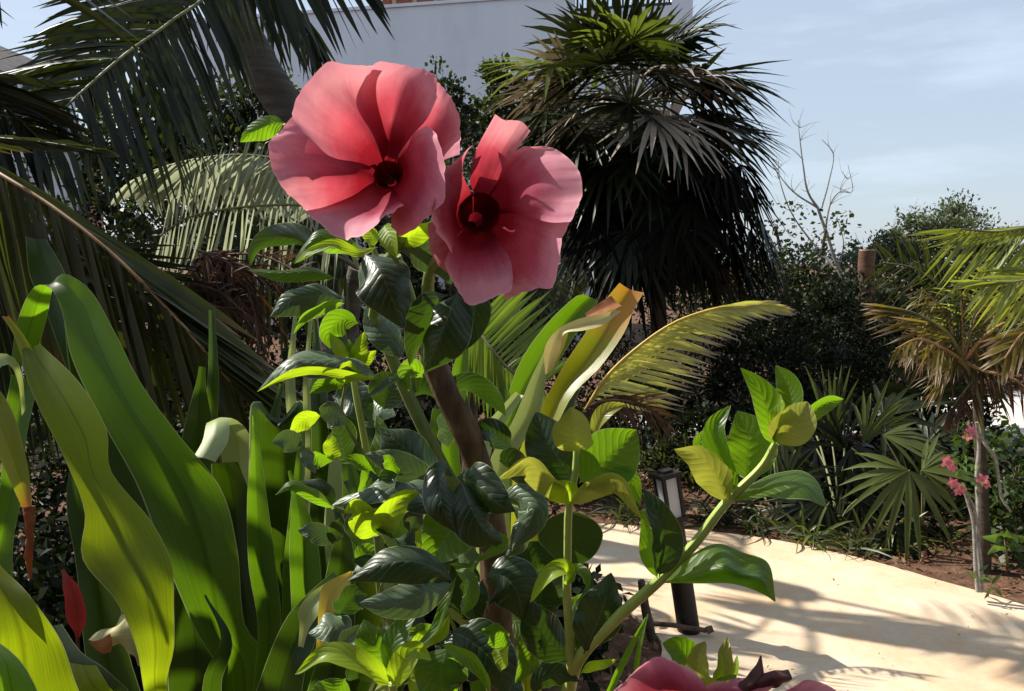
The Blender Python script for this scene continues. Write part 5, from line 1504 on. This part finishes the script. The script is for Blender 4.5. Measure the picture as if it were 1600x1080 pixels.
    f2 = flower(root, [
        # top lobe
        [[(742, 318, .565), (735, 285, .55), (742, 240, .535), (774, 179, .52)], [(750, 314, .565), (750, 265, .54), (770, 225, .525), (790, 188, .518)], [(758, 312, .565), (768, 270, .54), (790, 230, .53), (815, 190, .525)], [(764, 312, .565), (780, 285, .55), (800, 245, .54), (829, 205, .535)]],
        # left lobe with the rolled edge
        [[(738, 322, .565), (722, 270, .55), (728, 240, .545), (738, 226, .54)], [(736, 328, .565), (705, 290, .54), (700, 270, .535), (708, 258, .53)], [(734, 334, .565), (700, 320, .53), (685, 310, .515), (676, 313, .505)],
         [(734, 338, .565), (704, 345, .53), (688, 350, .51), (681, 352, .495)], [(736, 342, .565), (712, 370, .54), (704, 390, .52), (703, 399, .51)]],
        # lower left deep red lobe
        [[(736, 340, .57), (700, 345, .56), (680, 345, .55), (668, 350, .545)], [(738, 345, .57), (705, 385, .555), (680, 395, .545), (672, 392, .54)], [(742, 350, .57), (725, 400, .55), (705, 430, .54), (702, 430, .535)], [(746, 352, .57), (745, 410, .55), (738, 440, .54), (735, 450, .535)]],
        # lower right broad lobe
        [[(752, 352, .566), (765, 400, .545), (780, 440, .53), (790, 468, .52)], [(758, 350, .566), (785, 400, .54), (810, 440, .52), (840, 452, .51)], [(764, 346, .566), (805, 390, .53), (840, 420, .51), (862, 447, .50)],
         [(768, 340, .566), (820, 365, .525), (855, 375, .51), (880, 378, .50)], [(770, 328, .57), (815, 322, .545), (855, 328, .53), (893, 336, .52)]],
        # right lobe
        [[(768, 336, .563), (818, 336, .53), (860, 348, .508), (892, 348, .50)], [(768, 330, .563), (820, 320, .515), (870, 315, .50), (908, 305, .495)], [(766, 322, .563), (815, 290, .52), (865, 270, .50), (905, 268, .497)],
         [(764, 316, .563), (795, 270, .53), (835, 235, .515), (866, 232, .51)], [(760, 314, .563), (778, 280, .54), (795, 245, .53), (820, 229, .525)]],
        # bottom front lobe
        [[(738, 350, .563), (712, 375, .535), (695, 410, .515), (702, 432, .508)], [(742, 354, .563), (725, 400, .525), (718, 440, .505), (732, 475, .498)], [(748, 356, .563), (745, 405, .52), (755, 440, .50), (775, 464, .495)],
         [(756, 354, .563), (772, 395, .525), (790, 425, .505), (797, 455, .498)], [(760, 352, .563), (782, 380, .535), (797, 405, .52), (802, 432, .512)]],
    ], [(738, 351, .620, 4), (736, 353, .623, 8), (735, 355, .626, 10), (712, 375, .635, 9), (690, 396, .61, 8)], 'large pink blossom with a dark red throat on the right', ring=(750, 332, .562, 33), pm='petal_deep', dk=1.3, dots=((778, 289, .545), (793, 338, .538), (730, 289, .548), (706, 346, .53)))

    # --- leaves round the blossoms
    stem(root, [(444, 195, .60), (500, 260, .64), (560, 340, .655), (596, 420, .65)], [2.5, 3.2, 4, 5], M['stem_green'])
    Lf = lambda mid, w, mat, **k: leaf(root, mid, w, M[mat], **k)
    Lf([(445, 192, .60), (425, 193, .60), (398, 203, .60), (375, 222, .60)], 40, 'al_green', roll=12, cup=-22, bias=(1.1, .8))
    Lf([(505, 400, .62), (470, 372, .63), (430, 372, .64), (398, 392, .65), (391, 415, .655)], 44, 'al', roll=-20, cup=-30, quilt=(7, .02))
    Lf([(568, 396, .62), (535, 376, .61), (495, 372, .60), (459, 412, .60)], 42, 'al_green', roll=25, cup=-30, bias=(1.2, .8), quilt=(7, .015))
    Lf([(590, 386, .61), (560, 396, .60), (525, 382, .59), (480, 395, .59), (462, 410, .595)], 20, 'al_young', roll=35, cup=10)
    Lf([(527, 436, .64), (490, 424, .63), (440, 426, .62), (388, 422, .62)], 34, 'al_green', roll=42, cup=-30, quilt=(8, .02))
    Lf([(570, 396, .60), (594, 425, .58), (612, 465, .575), (629, 512, .58)], 98, 'al', roll=-12, cup=-22, quilt=(8, .02), nu=14, nv=30)
    Lf([(622, 388, .61), (650, 392, .61), (690, 420, .62), (705, 445, .63)], 60, 'al_lit_grey', roll=20, cup=-20, quilt=(8, .015))
    Lf([(600, 352, .61), (608, 370, .60), (620, 403, .595)], 34, 'al_young', roll=20, cup=20)
    Lf([(622, 384, .61), (645, 368, .60), (690, 345, .60)], 38, 'al_young', roll=25, cup=20)
    Lf([(585, 385, .62), (580, 370, .62), (562, 350, .62)], 26, 'al_young', roll=-20)
    Lf([(640, 380, .63), (665, 395, .63), (668, 440, .64)], 28, 'al_young', roll=30)
    Lf([(538, 466, .65), (500, 462, .64), (455, 470, .63), (422, 495, .63)], 60, 'al_lit_grey', roll=18, cup=-22, quilt=(8, .03), bias=(1.2, .8))
    Lf([(538, 474, .64), (505, 480, .62), (475, 497, .61), (458, 522, .61)], 22, 'al_green', roll=-35, cup=20)
    Lf([(560, 505, .66), (535, 500, .66), (514, 520, .66), (516, 545, .66)], 44, 'al_green', roll=-10, cup=15)
    for (tx, ty, c, w_, r0) in ((515, 520, 'al_young', 24, -20), (570, 518, 'al_young', 26, 15), (545, 530, 'al_green', 22, 40), (588, 548, 'al_young', 24, 30)):
        Lf([(551, 570, .66), ((551 + tx) / 2, (570 + ty) / 2 + 3, .655), (tx, ty, .66)], w_, c, roll=r0, cup=20)
    Lf([(590, 590, .64), (545, 566, .62), (500, 562, .61), (450, 568, .60), (404, 610, .60)], 66, 'al_lit_grey', roll=52, cup=-20, quilt=(9, .05), nv=34, wave=.09)
    Lf([(592, 592, .63), (550, 590, .61), (500, 580, .60), (450, 588, .59), (402, 612, .595)], 24, 'al_young', roll=-30, cup=15, wave=.08, bias=(.5, 1))
    Lf([(650, 572, .64), (618, 592, .62), (592, 610, .61), (572, 622, .61)], 22, 'al_lit_grey', roll=30, cup=35, wave=.02)
    Lf([(630, 560, .66), (612, 530, .66), (590, 500, .665), (575, 470, .67)], 60, 'al_lit_grey', roll=30, cup=-20, quilt=(8, .03))
    Lf([(715, 455, .62), (698, 500, .60), (680, 545, .60), (665, 582, .61)], 96, 'al', roll=15, cup=-25, quilt=(7, .015), nu=14, nv=30)
    Lf([(700, 460, .60), (668, 480, .59), (652, 530, .60), (640, 572, .61)], 50, 'al', roll=-30, cup=-25)
    Lf([(720, 450, .62), (740, 470, .61), (735, 510, .61), (712, 555, .61)], 54, 'al', roll=25, cup=-30)
    Lf([(770, 478, .66), (750, 492, .65), (726, 512, .65)], 34, 'al_lit_grey', roll=10, cup=-35, quilt=(4, .06))
    Lf([(660, 590, .64), (645, 575, .63), (632, 590, .62), (640, 612, .62)], 34, 'al_green', roll=0, cup=30)
    Lf([(690, 600, .69), (735, 600, .70), (770, 625, .71), (790, 650, .72)], 40, 'al', roll=30, cup=-20)
    # --- middle tier
    Lf([(688, 748, .66), (655, 722, .65), (622, 692, .65), (594, 668, .655)], 84, 'al', roll=12, cup=-24, quilt=(9, .025), nu=14, nv=30)
    Lf([(686, 756, .655), (650, 742, .64), (610, 722, .635), (570, 710, .64)], 50, 'al_lit_grey', roll=-15, cup=-10, quilt=(9, .03))
    Lf([(578, 760, .68), (596, 715, .68), (600, 680, .69), (588, 650, .70)], 40, 'al_green', roll=-30, cup=20)
    Lf([(560, 780, .68), (575, 740, .68), (566, 700, .69)], 26, 'al_green', roll=20, cup=20)
    Lf([(695, 770, .63), (650, 762, .61), (590, 764, .60), (518, 790, .60)], 56, 'al_lit_grey', roll=45, cup=-20, quilt=(10, .05), nv=34, wave=.08)
    Lf([(700, 790, .62), (660, 785, .60), (620, 775, .60), (560, 795, .60)], 40, 'al_lit_grey', roll=30, cup=-15, quilt=(9, .04))
    Lf([(524, 795, .64), (488, 772, .62), (455, 758, .61), (430, 774, .61)], 34, 'al_green', roll=30, cup=-30, bias=(.7, 1))
    Lf([(524, 793, .66), (510, 765, .66), (485, 757, .66), (460, 755, .66)], 24, 'al', roll=10, cup=-20)
    Lf([(590, 836, .62), (572, 815, .60), (555, 790, .59), (538, 802, .585)], 52, 'al_young', roll=-10, cup=25, wave=.06)
    Lf([(590, 836, .61), (606, 806, .59), (628, 778, .585), (656, 770, .59)], 46, 'al_young', roll=12, cup=25, wave=.06)
    Lf([(712, 745, .61), (745, 758, .58), (782, 790, .57), (805, 800, .575)], 70, 'al', roll=20, cup=-28, quilt=(7, .04), nv=30, wave=.07)
    Lf([(708, 742, .60), (690, 745, .58), (690, 790, .565), (716, 835, .57)], 62, 'al', roll=-5, cup=-28, quilt=(6, .04), wave=.06)
    Lf([(720, 748, .59), (735, 790, .57), (755, 825, .57), (785, 848, .58)], 90, 'al', roll=-18, cup=-28, quilt=(7, .02), nu=14, nv=30, wave=.06)
    Lf([(782, 780, .66), (812, 778, .65), (832, 800, .64), (800, 862, .64)], 56, 'al_lit_grey', roll=10, cup=-25, quilt=(8, .05), wave=.05)
    Lf([(800, 790, .66), (822, 810, .655), (812, 850, .65), (788, 875, .65)], 40, 'al_lit_grey', roll=-20, cup=-25, quilt=(7, .05))
    Lf([(745, 795, .64), (715, 815, .63), (690, 850, .62), (672, 882, .62)], 92, 'al_green', roll=10, cup=15, nu=14, nv=28)
    Lf([(735, 845, .60), (758, 838, .59), (785, 850, .585), (740, 880, .585)], 24, 'al_green', roll=10, cup=15)
    Lf([(660, 790, .66), (668, 815, .65), (665, 850, .65), (668, 885, .65)], 36, 'al_young', roll=20, cup=20)
    # big glossy folded leaf
    Lf([(708, 908, .56), (660, 880, .545), (605, 880, .54), (543, 908, .54)], 74, 'al', roll=20, cup=-30, quilt=(7, .03), nu=14, nv=32, wave=.04)
    Lf([(708, 912, .56), (665, 930, .545), (610, 945, .54), (562, 942, .54)], 62, 'al_lit_grey', roll=-8, cup=-18, quilt=(8, .035), nu=14, nv=32, wave=.05)
    Lf([(714, 898, .57), (700, 935, .56), (680, 985, .555), (640, 1020, .555)], 22, 'al_green', roll=40, cup=25)
    Lf([(712, 890, .58), (728, 905, .57), (733, 935, .565), (720, 962, .565)], 34, 'al_green', roll=20, cup=-25)
    Lf([(604, 1050, .60), (592, 1020, .59), (576, 990, .59), (568, 968, .595)], 66, 'al_green', roll=10, cup=-18, quilt=(7, .02))
    Lf([(612, 1072, .55), (568, 1040, .535), (515, 1022, .53), (461, 1054, .53)], 48, 'al_young', roll=35, cup=22, nv=30, wave=.09, bias=(1, .9))
    Lf([(612, 1072, .545), (632, 1035, .53), (650, 1018, .53), (674, 1032, .535)], 44, 'al_young', roll=-20, cup=22, wave=.08)
    Lf([(618, 1060, .58), (612, 1020, .585), (625, 985, .59), (655, 950, .60)], 38, 'al_green', roll=-20, cup=15)
    Lf([(540, 1060, .60), (520, 1085, .60), (480, 1110, .61)], 60, 'al_green', roll=-20, cup=-15)
    Lf([(640, 1010, .57), (660, 1000, .565), (690, 985, .565), (702, 960, .57)], 30, 'al_young', roll=10, cup=30, wave=.08)
    # --- lower right dark tier
    Lf([(760, 900, .66), (785, 900, .65), (808, 925, .645), (816, 970, .65)], 96, 'al', roll=-8, cup=-18, quilt=(7, .015), nu=14, nv=28)
    Lf([(755, 905, .655), (745, 925, .65), (738, 950, .65), (750, 985, .65)], 46, 'al', roll=20, cup=-20)
    Lf([(888, 915, .62), (882, 890, .60), (858, 900, .595), (828, 942, .60)], 34, 'al_young', roll=35, cup=25, wave=.03)
    Lf([(890, 912, .62), (900, 892, .61), (915, 900, .60), (918, 925, .60)], 22, 'al_green', roll=-30, cup=20)
    Lf([(912, 1022, .64), (928, 985, .635), (945, 940, .63), (955, 895, .635)], 80, 'al', roll=10, cup=-18, quilt=(8, .02), nu=14, nv=28, wave=.06)
    Lf([(910, 1025, .65), (905, 985, .65), (915, 940, .65), (925, 905, .655)], 44, 'al', roll=-25, cup=-20)
    Lf([(888, 1032, .66), (862, 1005, .655), (840, 975, .65), (826, 935, .65)], 72, 'al', roll=8, cup=-15, quilt=(8, .015))
    Lf([(800, 965, .68), (822, 990, .67), (830, 1020, .665), (805, 1068, .66)], 46, 'al_green', roll=-10, cup=18, wave=.06)
    Lf([(812, 978, .66), (835, 985, .655), (850, 1005, .65), (852, 1028, .65)], 18, 'al_green', roll=30, cup=20)
    Lf([(702, 985, .62), (740, 1005, .61), (775, 1040, .605), (795, 1085, .605)], 100, 'al', roll=-5, cup=-20, nu=14, nv=26)
    Lf([(690, 1008, .58), (725, 1022, .565), (755, 1050, .56), (766, 1085, .56)], 30, 'al_green', roll=35, cup=25)
    Lf([(700, 1010, .60), (690, 1040, .59), (690, 1070, .59), (700, 1110, .59)], 90, 'al_green', roll=0, cup=-15)
    Lf([(908, 1052, .66), (928, 1038, .65), (945, 1036, .645), (965, 1030, .65)], 20, 'al_young', roll=30, cup=25)
    Lf([(830, 1085, .66), (850, 1060, .66), (880, 1055, .66), (905, 1065, .66)], 40, 'al', roll=20, cup=-15)
    Lf([(860, 900, .68), (845, 930, .68), (850, 960, .68), (868, 985, .68)], 70, 'al', roll=10, cup=-15)
    Lf([(800, 880, .70), (830, 870, .70), (860, 880, .70), (875, 905, .70)], 50, 'al', roll=20, cup=-15)
    Lf([(840, 1010, .72), (870, 1040, .72), (880, 1080, .72)], 70, 'al', roll=-20, cup=-15)
    Lf([(740, 880, .72), (720, 920, .72), (735, 970, .72)], 80, 'al', roll=-20, cup=-15)

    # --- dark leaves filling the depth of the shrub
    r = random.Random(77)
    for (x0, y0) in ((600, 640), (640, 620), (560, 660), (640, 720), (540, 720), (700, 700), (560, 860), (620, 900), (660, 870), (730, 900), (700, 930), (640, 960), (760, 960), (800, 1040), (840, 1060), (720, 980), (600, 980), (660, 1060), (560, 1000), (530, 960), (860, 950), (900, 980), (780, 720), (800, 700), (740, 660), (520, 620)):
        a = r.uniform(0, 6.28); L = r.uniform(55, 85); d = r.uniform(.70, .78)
        Lf([(x0, y0, d), (x0 + math.cos(a) * L * .5, y0 + math.sin(a) * L * .5 - 12, d - .01), (x0 + math.cos(a) * L, y0 + math.sin(a) * L + 6, d - .015)], r.uniform(44, 66), r.choice(('al', 'al', 'al_green', 'al_lit_grey')), roll=r.uniform(-50, 50), cup=r.uniform(-28, 20), quilt=(7, .03), wave=.07)

    r = random.Random(78)
    for (x0, y0) in ((470, 700), (500, 650), (540, 600), (520, 720), (585, 740), (620, 740), (560, 880), (520, 850), (640, 830), (690, 880), (600, 900), (530, 1010), (650, 920), (690, 1000), (740, 1020), (560, 1060), (640, 1060), (720, 1060), (790, 1010)):
        a = r.uniform(0, 6.28); d = r.uniform(.60, .68)
        for j in range(2):
            a += r.uniform(1.2, 2.4); L = r.uniform(36, 62)
            Lf([(x0, y0, d), (x0 + math.cos(a) * L * .5, y0 + math.sin(a) * L * .4 - 8, d - .008), (x0 + math.cos(a) * L, y0 + math.sin(a) * L * .8, d - .01)], r.uniform(26, 44), r.choice(('al_young', 'al_green', 'al', 'al_lit_grey')), roll=r.uniform(-45, 45), cup=r.uniform(10, 35), wave=.08, nu=8, nv=14)
        if x0 % 3 == 0: stem(root, [(x0, y0, d), (x0 + r.uniform(-8, 20), y0 + 50, d + .03), (x0 + r.uniform(0, 40), y0 + 110, d + .06)], [2.2, 2.6, 3.2], M['stem_green'], res=10)

    # --- upright shoot right of centre, split off the blossoming shrub as its own plant
    g = P(870, 1140, .74)
    root = thing('allamanda_shrub', Vector((g.x, g.y, 0)), 'flowerless side of the blossoming shrub, split off, with an upright leafy shoot and a long branch leaning right over the path', 'leafy shrub')
    Lf = lambda mid, w, mat, **k: leaf(root, mid, w, M[mat], **k)
    stem(root, [(901, 690, .62), (899, 740, .62), (889, 790, .62), (887, 860, .63), (886, 930, .64), (891, 1000, .65), (893, 1060, .67), (880, 1130, .74)], [5, 6, 6.5, 6.5, 7, 8, 9, 10], M['stem_lime'], res=60, ground=(0, 0))
    Lf([(889, 790, .62), (860, 752, .60), (822, 724, .59), (776, 750, .59)], 58, 'al_bronze', roll=-38, cup=25, nv=30, wave=.04, bias=(1, .8))
    Lf([(889, 788, .61), (878, 768, .60), (866, 752, .597)], 50, 'al_young', roll=-5, cup=-10)
    Lf([(889, 790, .61), (925, 762, .595), (965, 752, .585), (1003, 812, .585)], 46, 'al_bronze', roll=40, cup=22, nv=30, wave=.04)
    Lf([(940, 765, .60), (965, 745, .60), (985, 750, .60), (1000, 790, .60)], 32, 'al_green', roll=20, cup=-20)
    Lf([(890, 795, .66), (891, 830, .665), (891, 860, .67), (888, 892, .675)], 104, 'al', roll=0, cup=-8, nu=14, nv=26, wave=.02)
    Lf([(897, 752, .64), (872, 715, .64), (852, 680, .645), (838, 643, .65)], 86, 'al', roll=-10, cup=15, nu=14, nv=26, wave=.02)
    Lf([(905, 755, .60), (938, 728, .60), (968, 700, .605), (995, 672, .61)], 96, 'al_green', roll=8, cup=14, nu=14, nv=28, wave=.02)
    Lf([(903, 706, .60), (897, 680, .59), (896, 658, .588), (892, 636, .59)], 70, 'al_bronze', roll=-12, cup=24, wave=.02)
    Lf([(903, 706, .61), (884, 680, .605), (868, 660, .60)], 28, 'al_young', roll=10, cup=20)
    Lf([(926, 682, .63), (940, 652, .625), (955, 640, .625), (978, 632, .63)], 30, 'al_bronze', roll=-25, cup=30)

    # --- long branch to the right
    stem(root, [(1212, 692, .58), (1190, 730, .585), (1135, 785, .59), (1085, 850, .60), (1029, 908, .61), (965, 965, .63), (904, 1032, .655), (882, 1120, .73)], [5.5, 6.5, 7.5, 8, 8.5, 9, 10, 11], M['stem_lime'], res=60)
    Lf([(1030, 902, .60), (1040, 855, .59), (1025, 800, .585), (1005, 765, .59)], 58, 'al', roll=22, cup=25, nv=30, wave=.04)
    Lf([(1028, 905, .605), (1015, 870, .60), (1012, 830, .595), (1003, 795, .595)], 30, 'al_green', roll=-30, cup=20)
    loft(root, [[(1030, 908, .61), (1075, 870, .60), (1120, 850, .595), (1160, 862, .59), (1200, 880, .585), (1212, 938, .58)], [(1030, 909, .61), (1078, 888, .59), (1125, 868, .58), (1160, 890, .575), (1190, 895, .575), (1212, 939, .58)],
                [(1030, 910, .61), (1080, 903, .58), (1130, 890, .565), (1160, 900, .56), (1190, 908, .565), (1211, 940, .58)], [(1030, 911, .61), (1080, 912, .59), (1130, 911, .58), (1165, 918, .575), (1195, 930, .575), (1211, 941, .58)]], M['al_green'], nu=16, nv=34, wave=.012, quilt=(8, .008))
    Lf([(1135, 786, .59), (1120, 742, .58), (1090, 712, .575), (1053, 702, .575)], 66, 'al_bronze', roll=-18, cup=22, nv=30, wave=.03, bias=(1, .8))
    Lf([(1120, 735, .60), (1105, 705, .60), (1095, 690, .60), (1100, 672, .60)], 40, 'al_green', roll=10, cup=20)
    Lf([(1152, 770, .59), (1128, 720, .585), (1118, 670, .585), (1142, 633, .59)], 46, 'al_green', roll=-15, cup=28, wave=.02)
    Lf([(1165, 752, .60), (1170, 715, .60), (1170, 680, .60), (1152, 642, .605)], 84, 'al_green', roll=8, cup=12, nu=14, nv=26, wave=.02)
    loft(root, [[(1140, 780, .59), (1180, 755, .60), (1215, 738, .60), (1250, 735, .595), (1278, 755, .585), (1293, 792, .575)], [(1140, 781, .588), (1185, 768, .585), (1220, 757, .58), (1250, 757, .575), (1275, 770, .572), (1293, 792, .574)],
                [(1141, 783, .588), (1185, 779, .575), (1220, 778, .565), (1250, 780, .562), (1275, 786, .566), (1292, 793, .573)]], M['al_green'], nu=14, nv=30, wave=.015, quilt=(8, .006))
    Lf([(1210, 696, .58), (1203, 655, .57), (1190, 615, .568), (1157, 575, .57)], 52, 'al_green', roll=12, cup=30, nv=28, wave=.02)
    Lf([(1226, 650, .59), (1236, 630, .592), (1232, 600, .595), (1212, 571, .60)], 46, 'al_green', roll=-10, cup=28, wave=.02)
    Lf([(1214, 694, .565), (1230, 672, .555), (1248, 655, .553), (1262, 628, .56)], 66, 'al_bronze', roll=14, cup=22, nu=14, nv=28, wave=.02)
    Lf([(1212, 695, .562), (1214, 660, .555), (1222, 635, .555), (1220, 616, .56)], 26, 'al_young', roll=-40, cup=35)
    Lf([(1255, 668, .58), (1275, 640, .575), (1295, 628, .575), (1318, 624, .58)], 30, 'al_green', roll=20, cup=30, wave=.02)
    Lf([(1240, 655, .58), (1250, 645, .58), (1268, 633, .58)], 12, 'al_green', roll=20, cup=30)
    # blade of a thin grass-like leaf at the foot
    Lf([(950, 1085, .70), (975, 1030, .70), (1010, 965, .71)], [12, 12, 5], 'al_green', roll=20, cup=25)
    Lf([(990, 1085, .70), (1000, 1010, .70), (1012, 960, .71)], [8, 9, 3], 'al_green', roll=-20, cup=25)


allamanda()


def low_allamanda():
    g = P(1130, 1200, .62)
    root = thing('allamanda_shrub', Vector((g.x, g.y, 0)), 'pink blossom and yellow-green bud rising over the bottom edge in front of the path', 'flowering shrub')
    stem(root, [(1105, 1075, .60), (1110, 1150, .61), (1125, 1250, .62)], [8, 9, 11], M['stem_green'], ground=(0, 0))
    stem(root, [(1040, 1150, .55), (1070, 1200, .58), (1120, 1250, .62)], [8, 9, 10], M['stem_green'])
    flower(root, [
        [[(1075, 1150, .545), (1020, 1130, .53), (975, 1110, .52), (950, 1098, .51)], [(1080, 1148, .545), (1030, 1090, .52), (990, 1062, .51), (960, 1078, .505)], [(1085, 1146, .545), (1050, 1065, .52), (1030, 1028, .515), (1010, 1040, .51)], [(1090, 1146, .545), (1080, 1080, .53), (1068, 1045, .53), (1045, 1030, .53)], [(1095, 1148, .545), (1105, 1100, .54), (1100, 1070, .54), (1085, 1052, .545)]],
        [[(1095, 1148, .55), (1090, 1090, .545), (1100, 1075, .545), (1110, 1068, .545)], [(1105, 1148, .55), (1130, 1090, .545), (1150, 1070, .545), (1165, 1058, .55)], [(1110, 1150, .55), (1170, 1100, .545), (1200, 1080, .545), (1215, 1066, .55)]],
        [[(1110, 1150, .55), (1170, 1100, .54), (1215, 1085, .53), (1235, 1078, .53)], [(1112, 1152, .55), (1190, 1110, .53), (1240, 1080, .52), (1262, 1062, .52)], [(1114, 1156, .55), (1200, 1130, .53), (1270, 1095, .52), (1305, 1078, .52)], [(1114, 1160, .55), (1200, 1150, .53), (1290, 1130, .52), (1330, 1110, .52)]],
    ], [(1095, 1150, .548, 20), (1090, 1160, .56, 16), (1070, 1180, .57, 10), (1062, 1195, .575, 8)], 'pink blossom cut by the bottom edge')
    Lf = lambda mid, w, mat, **k: leaf(root, mid, w, M[mat], **k)
    Lf([(1085, 1060, .62), (1075, 1035, .62), (1058, 1015, .62), (1035, 1005, .62)], 56, 'al_green', roll=12, cup=14)
    # bud: overlapping yellow-green scales
    for (mid, w_, c, r0) in (([(1108, 1078, .59), (1092, 1050, .582), (1092, 1025, .582), (1102, 1002, .59)], 40, 'al_bronze', -10), ([(1112, 1078, .60), (1128, 1050, .595), (1132, 1020, .597), (1136, 994, .605)], 30, 'al_bronze', 20),
                             ([(1112, 1076, .585), (1122, 1055, .578), (1124, 1038, .58), (1126, 1018, .585)], 16, 'al_young', 30), ([(1116, 1076, .60), (1142, 1058, .60), (1150, 1042, .60), (1152, 1024, .605)], 18, 'al_young', -20),
                             ([(1108, 1080, .58), (1125, 1070, .575), (1140, 1062, .575), (1150, 1055, .58)], 22, 'al_green', 10)):
        Lf(mid, w_, c, roll=r0, cup=28, name='bud_scale')
    loft(root, [[(1120, 1085, .57), (1150, 1068, .56), (1175, 1048, .555), (1188, 1024, .56)], [(1122, 1092, .565), (1160, 1075, .55), (1190, 1055, .548), (1190, 1026, .56)], [(1130, 1100, .565), (1165, 1092, .55), (1185, 1075, .55), (1195, 1060, .555)]], M['withered'], name='withered_petal', nu=10, nv=18, wave=.05)
    loft(root, [[(1170, 1060, .555), (1195, 1050, .55), (1215, 1048, .55), (1232, 1046, .555)], [(1172, 1072, .55), (1195, 1064, .545), (1220, 1060, .545), (1238, 1060, .55)], [(1176, 1088, .555), (1200, 1078, .55), (1222, 1070, .55), (1234, 1064, .555)]], M['withered'], name='withered_petal', nu=10, nv=18, wave=.06)


low_allamanda()


def red_bits():
    c = G(115, 1040); c = P(115, 1000, .98)
    o = Vector((c.x, c.y, 0))
    root = thing('red_bract', o, 'single upright red furled leaf between the strap leaves at lower left', 'red leaf')
    stem(root, [(120, 985, .98), (124, 1040, .99), (126, 1100, 1.0)], [2.5, 3, 3.5], M['bark_red'], ground=(0, 0))
    M['red_leaf'] = leafmat('red_leaf', (.42, .03, .03), (.6, .05, .04), rough=.4, tr=.35, vein='parallel', spec=.4, var=.35, nscale=20, tip=((.35, .08, .07), (.3, .06, .05), .8, 1.05))
    leaf(root, [(122, 995, .98), (122, 960, .975), (112, 920, .975), (98, 890, .98)], [8, 34, 26, 6], M['red_leaf'], roll=-15, cup=30)
    root = thing('fallen_leaf', P(180, 985, 1.05), 'cream curled dead leaf lying among the strap leaves at lower left', 'dead leaf')
    root.location.z = 0
    strapL2 = [[(138, 1000, 1.02), (160, 985, 1.02), (196, 962, 1.03), (205, 955, 1.03)], [(145, 1002, 1.0), (170, 992, 1.0), (205, 975, 1.0), (225, 965, 1.02)], [(170, 1010, 1.0), (190, 1008, 1.0), (215, 1030, 1.0), (245, 1080, 1.02)]]
    loft(root, strapL2, M['lily_cream'], name='blade', nu=8, nv=14, wave=.04)
    loft(root, [[(138, 1003, .985), (155, 1000, .985), (172, 990, .985)], [(150, 1015, .985), (165, 1012, .98), (176, 1005, .985)], [(160, 1022, .985), (170, 1020, .985), (174, 1018, .985)]], M['lily_brown'], name='curled_end', nu=6, nv=8, wave=.05)
    stem(root, [(245, 1080, 1.02), (255, 1120, 1.02), (262, 1200, 1.02)], [3, 3, 4], M['lily_brown'], ground=(0, 0))


red_bits()
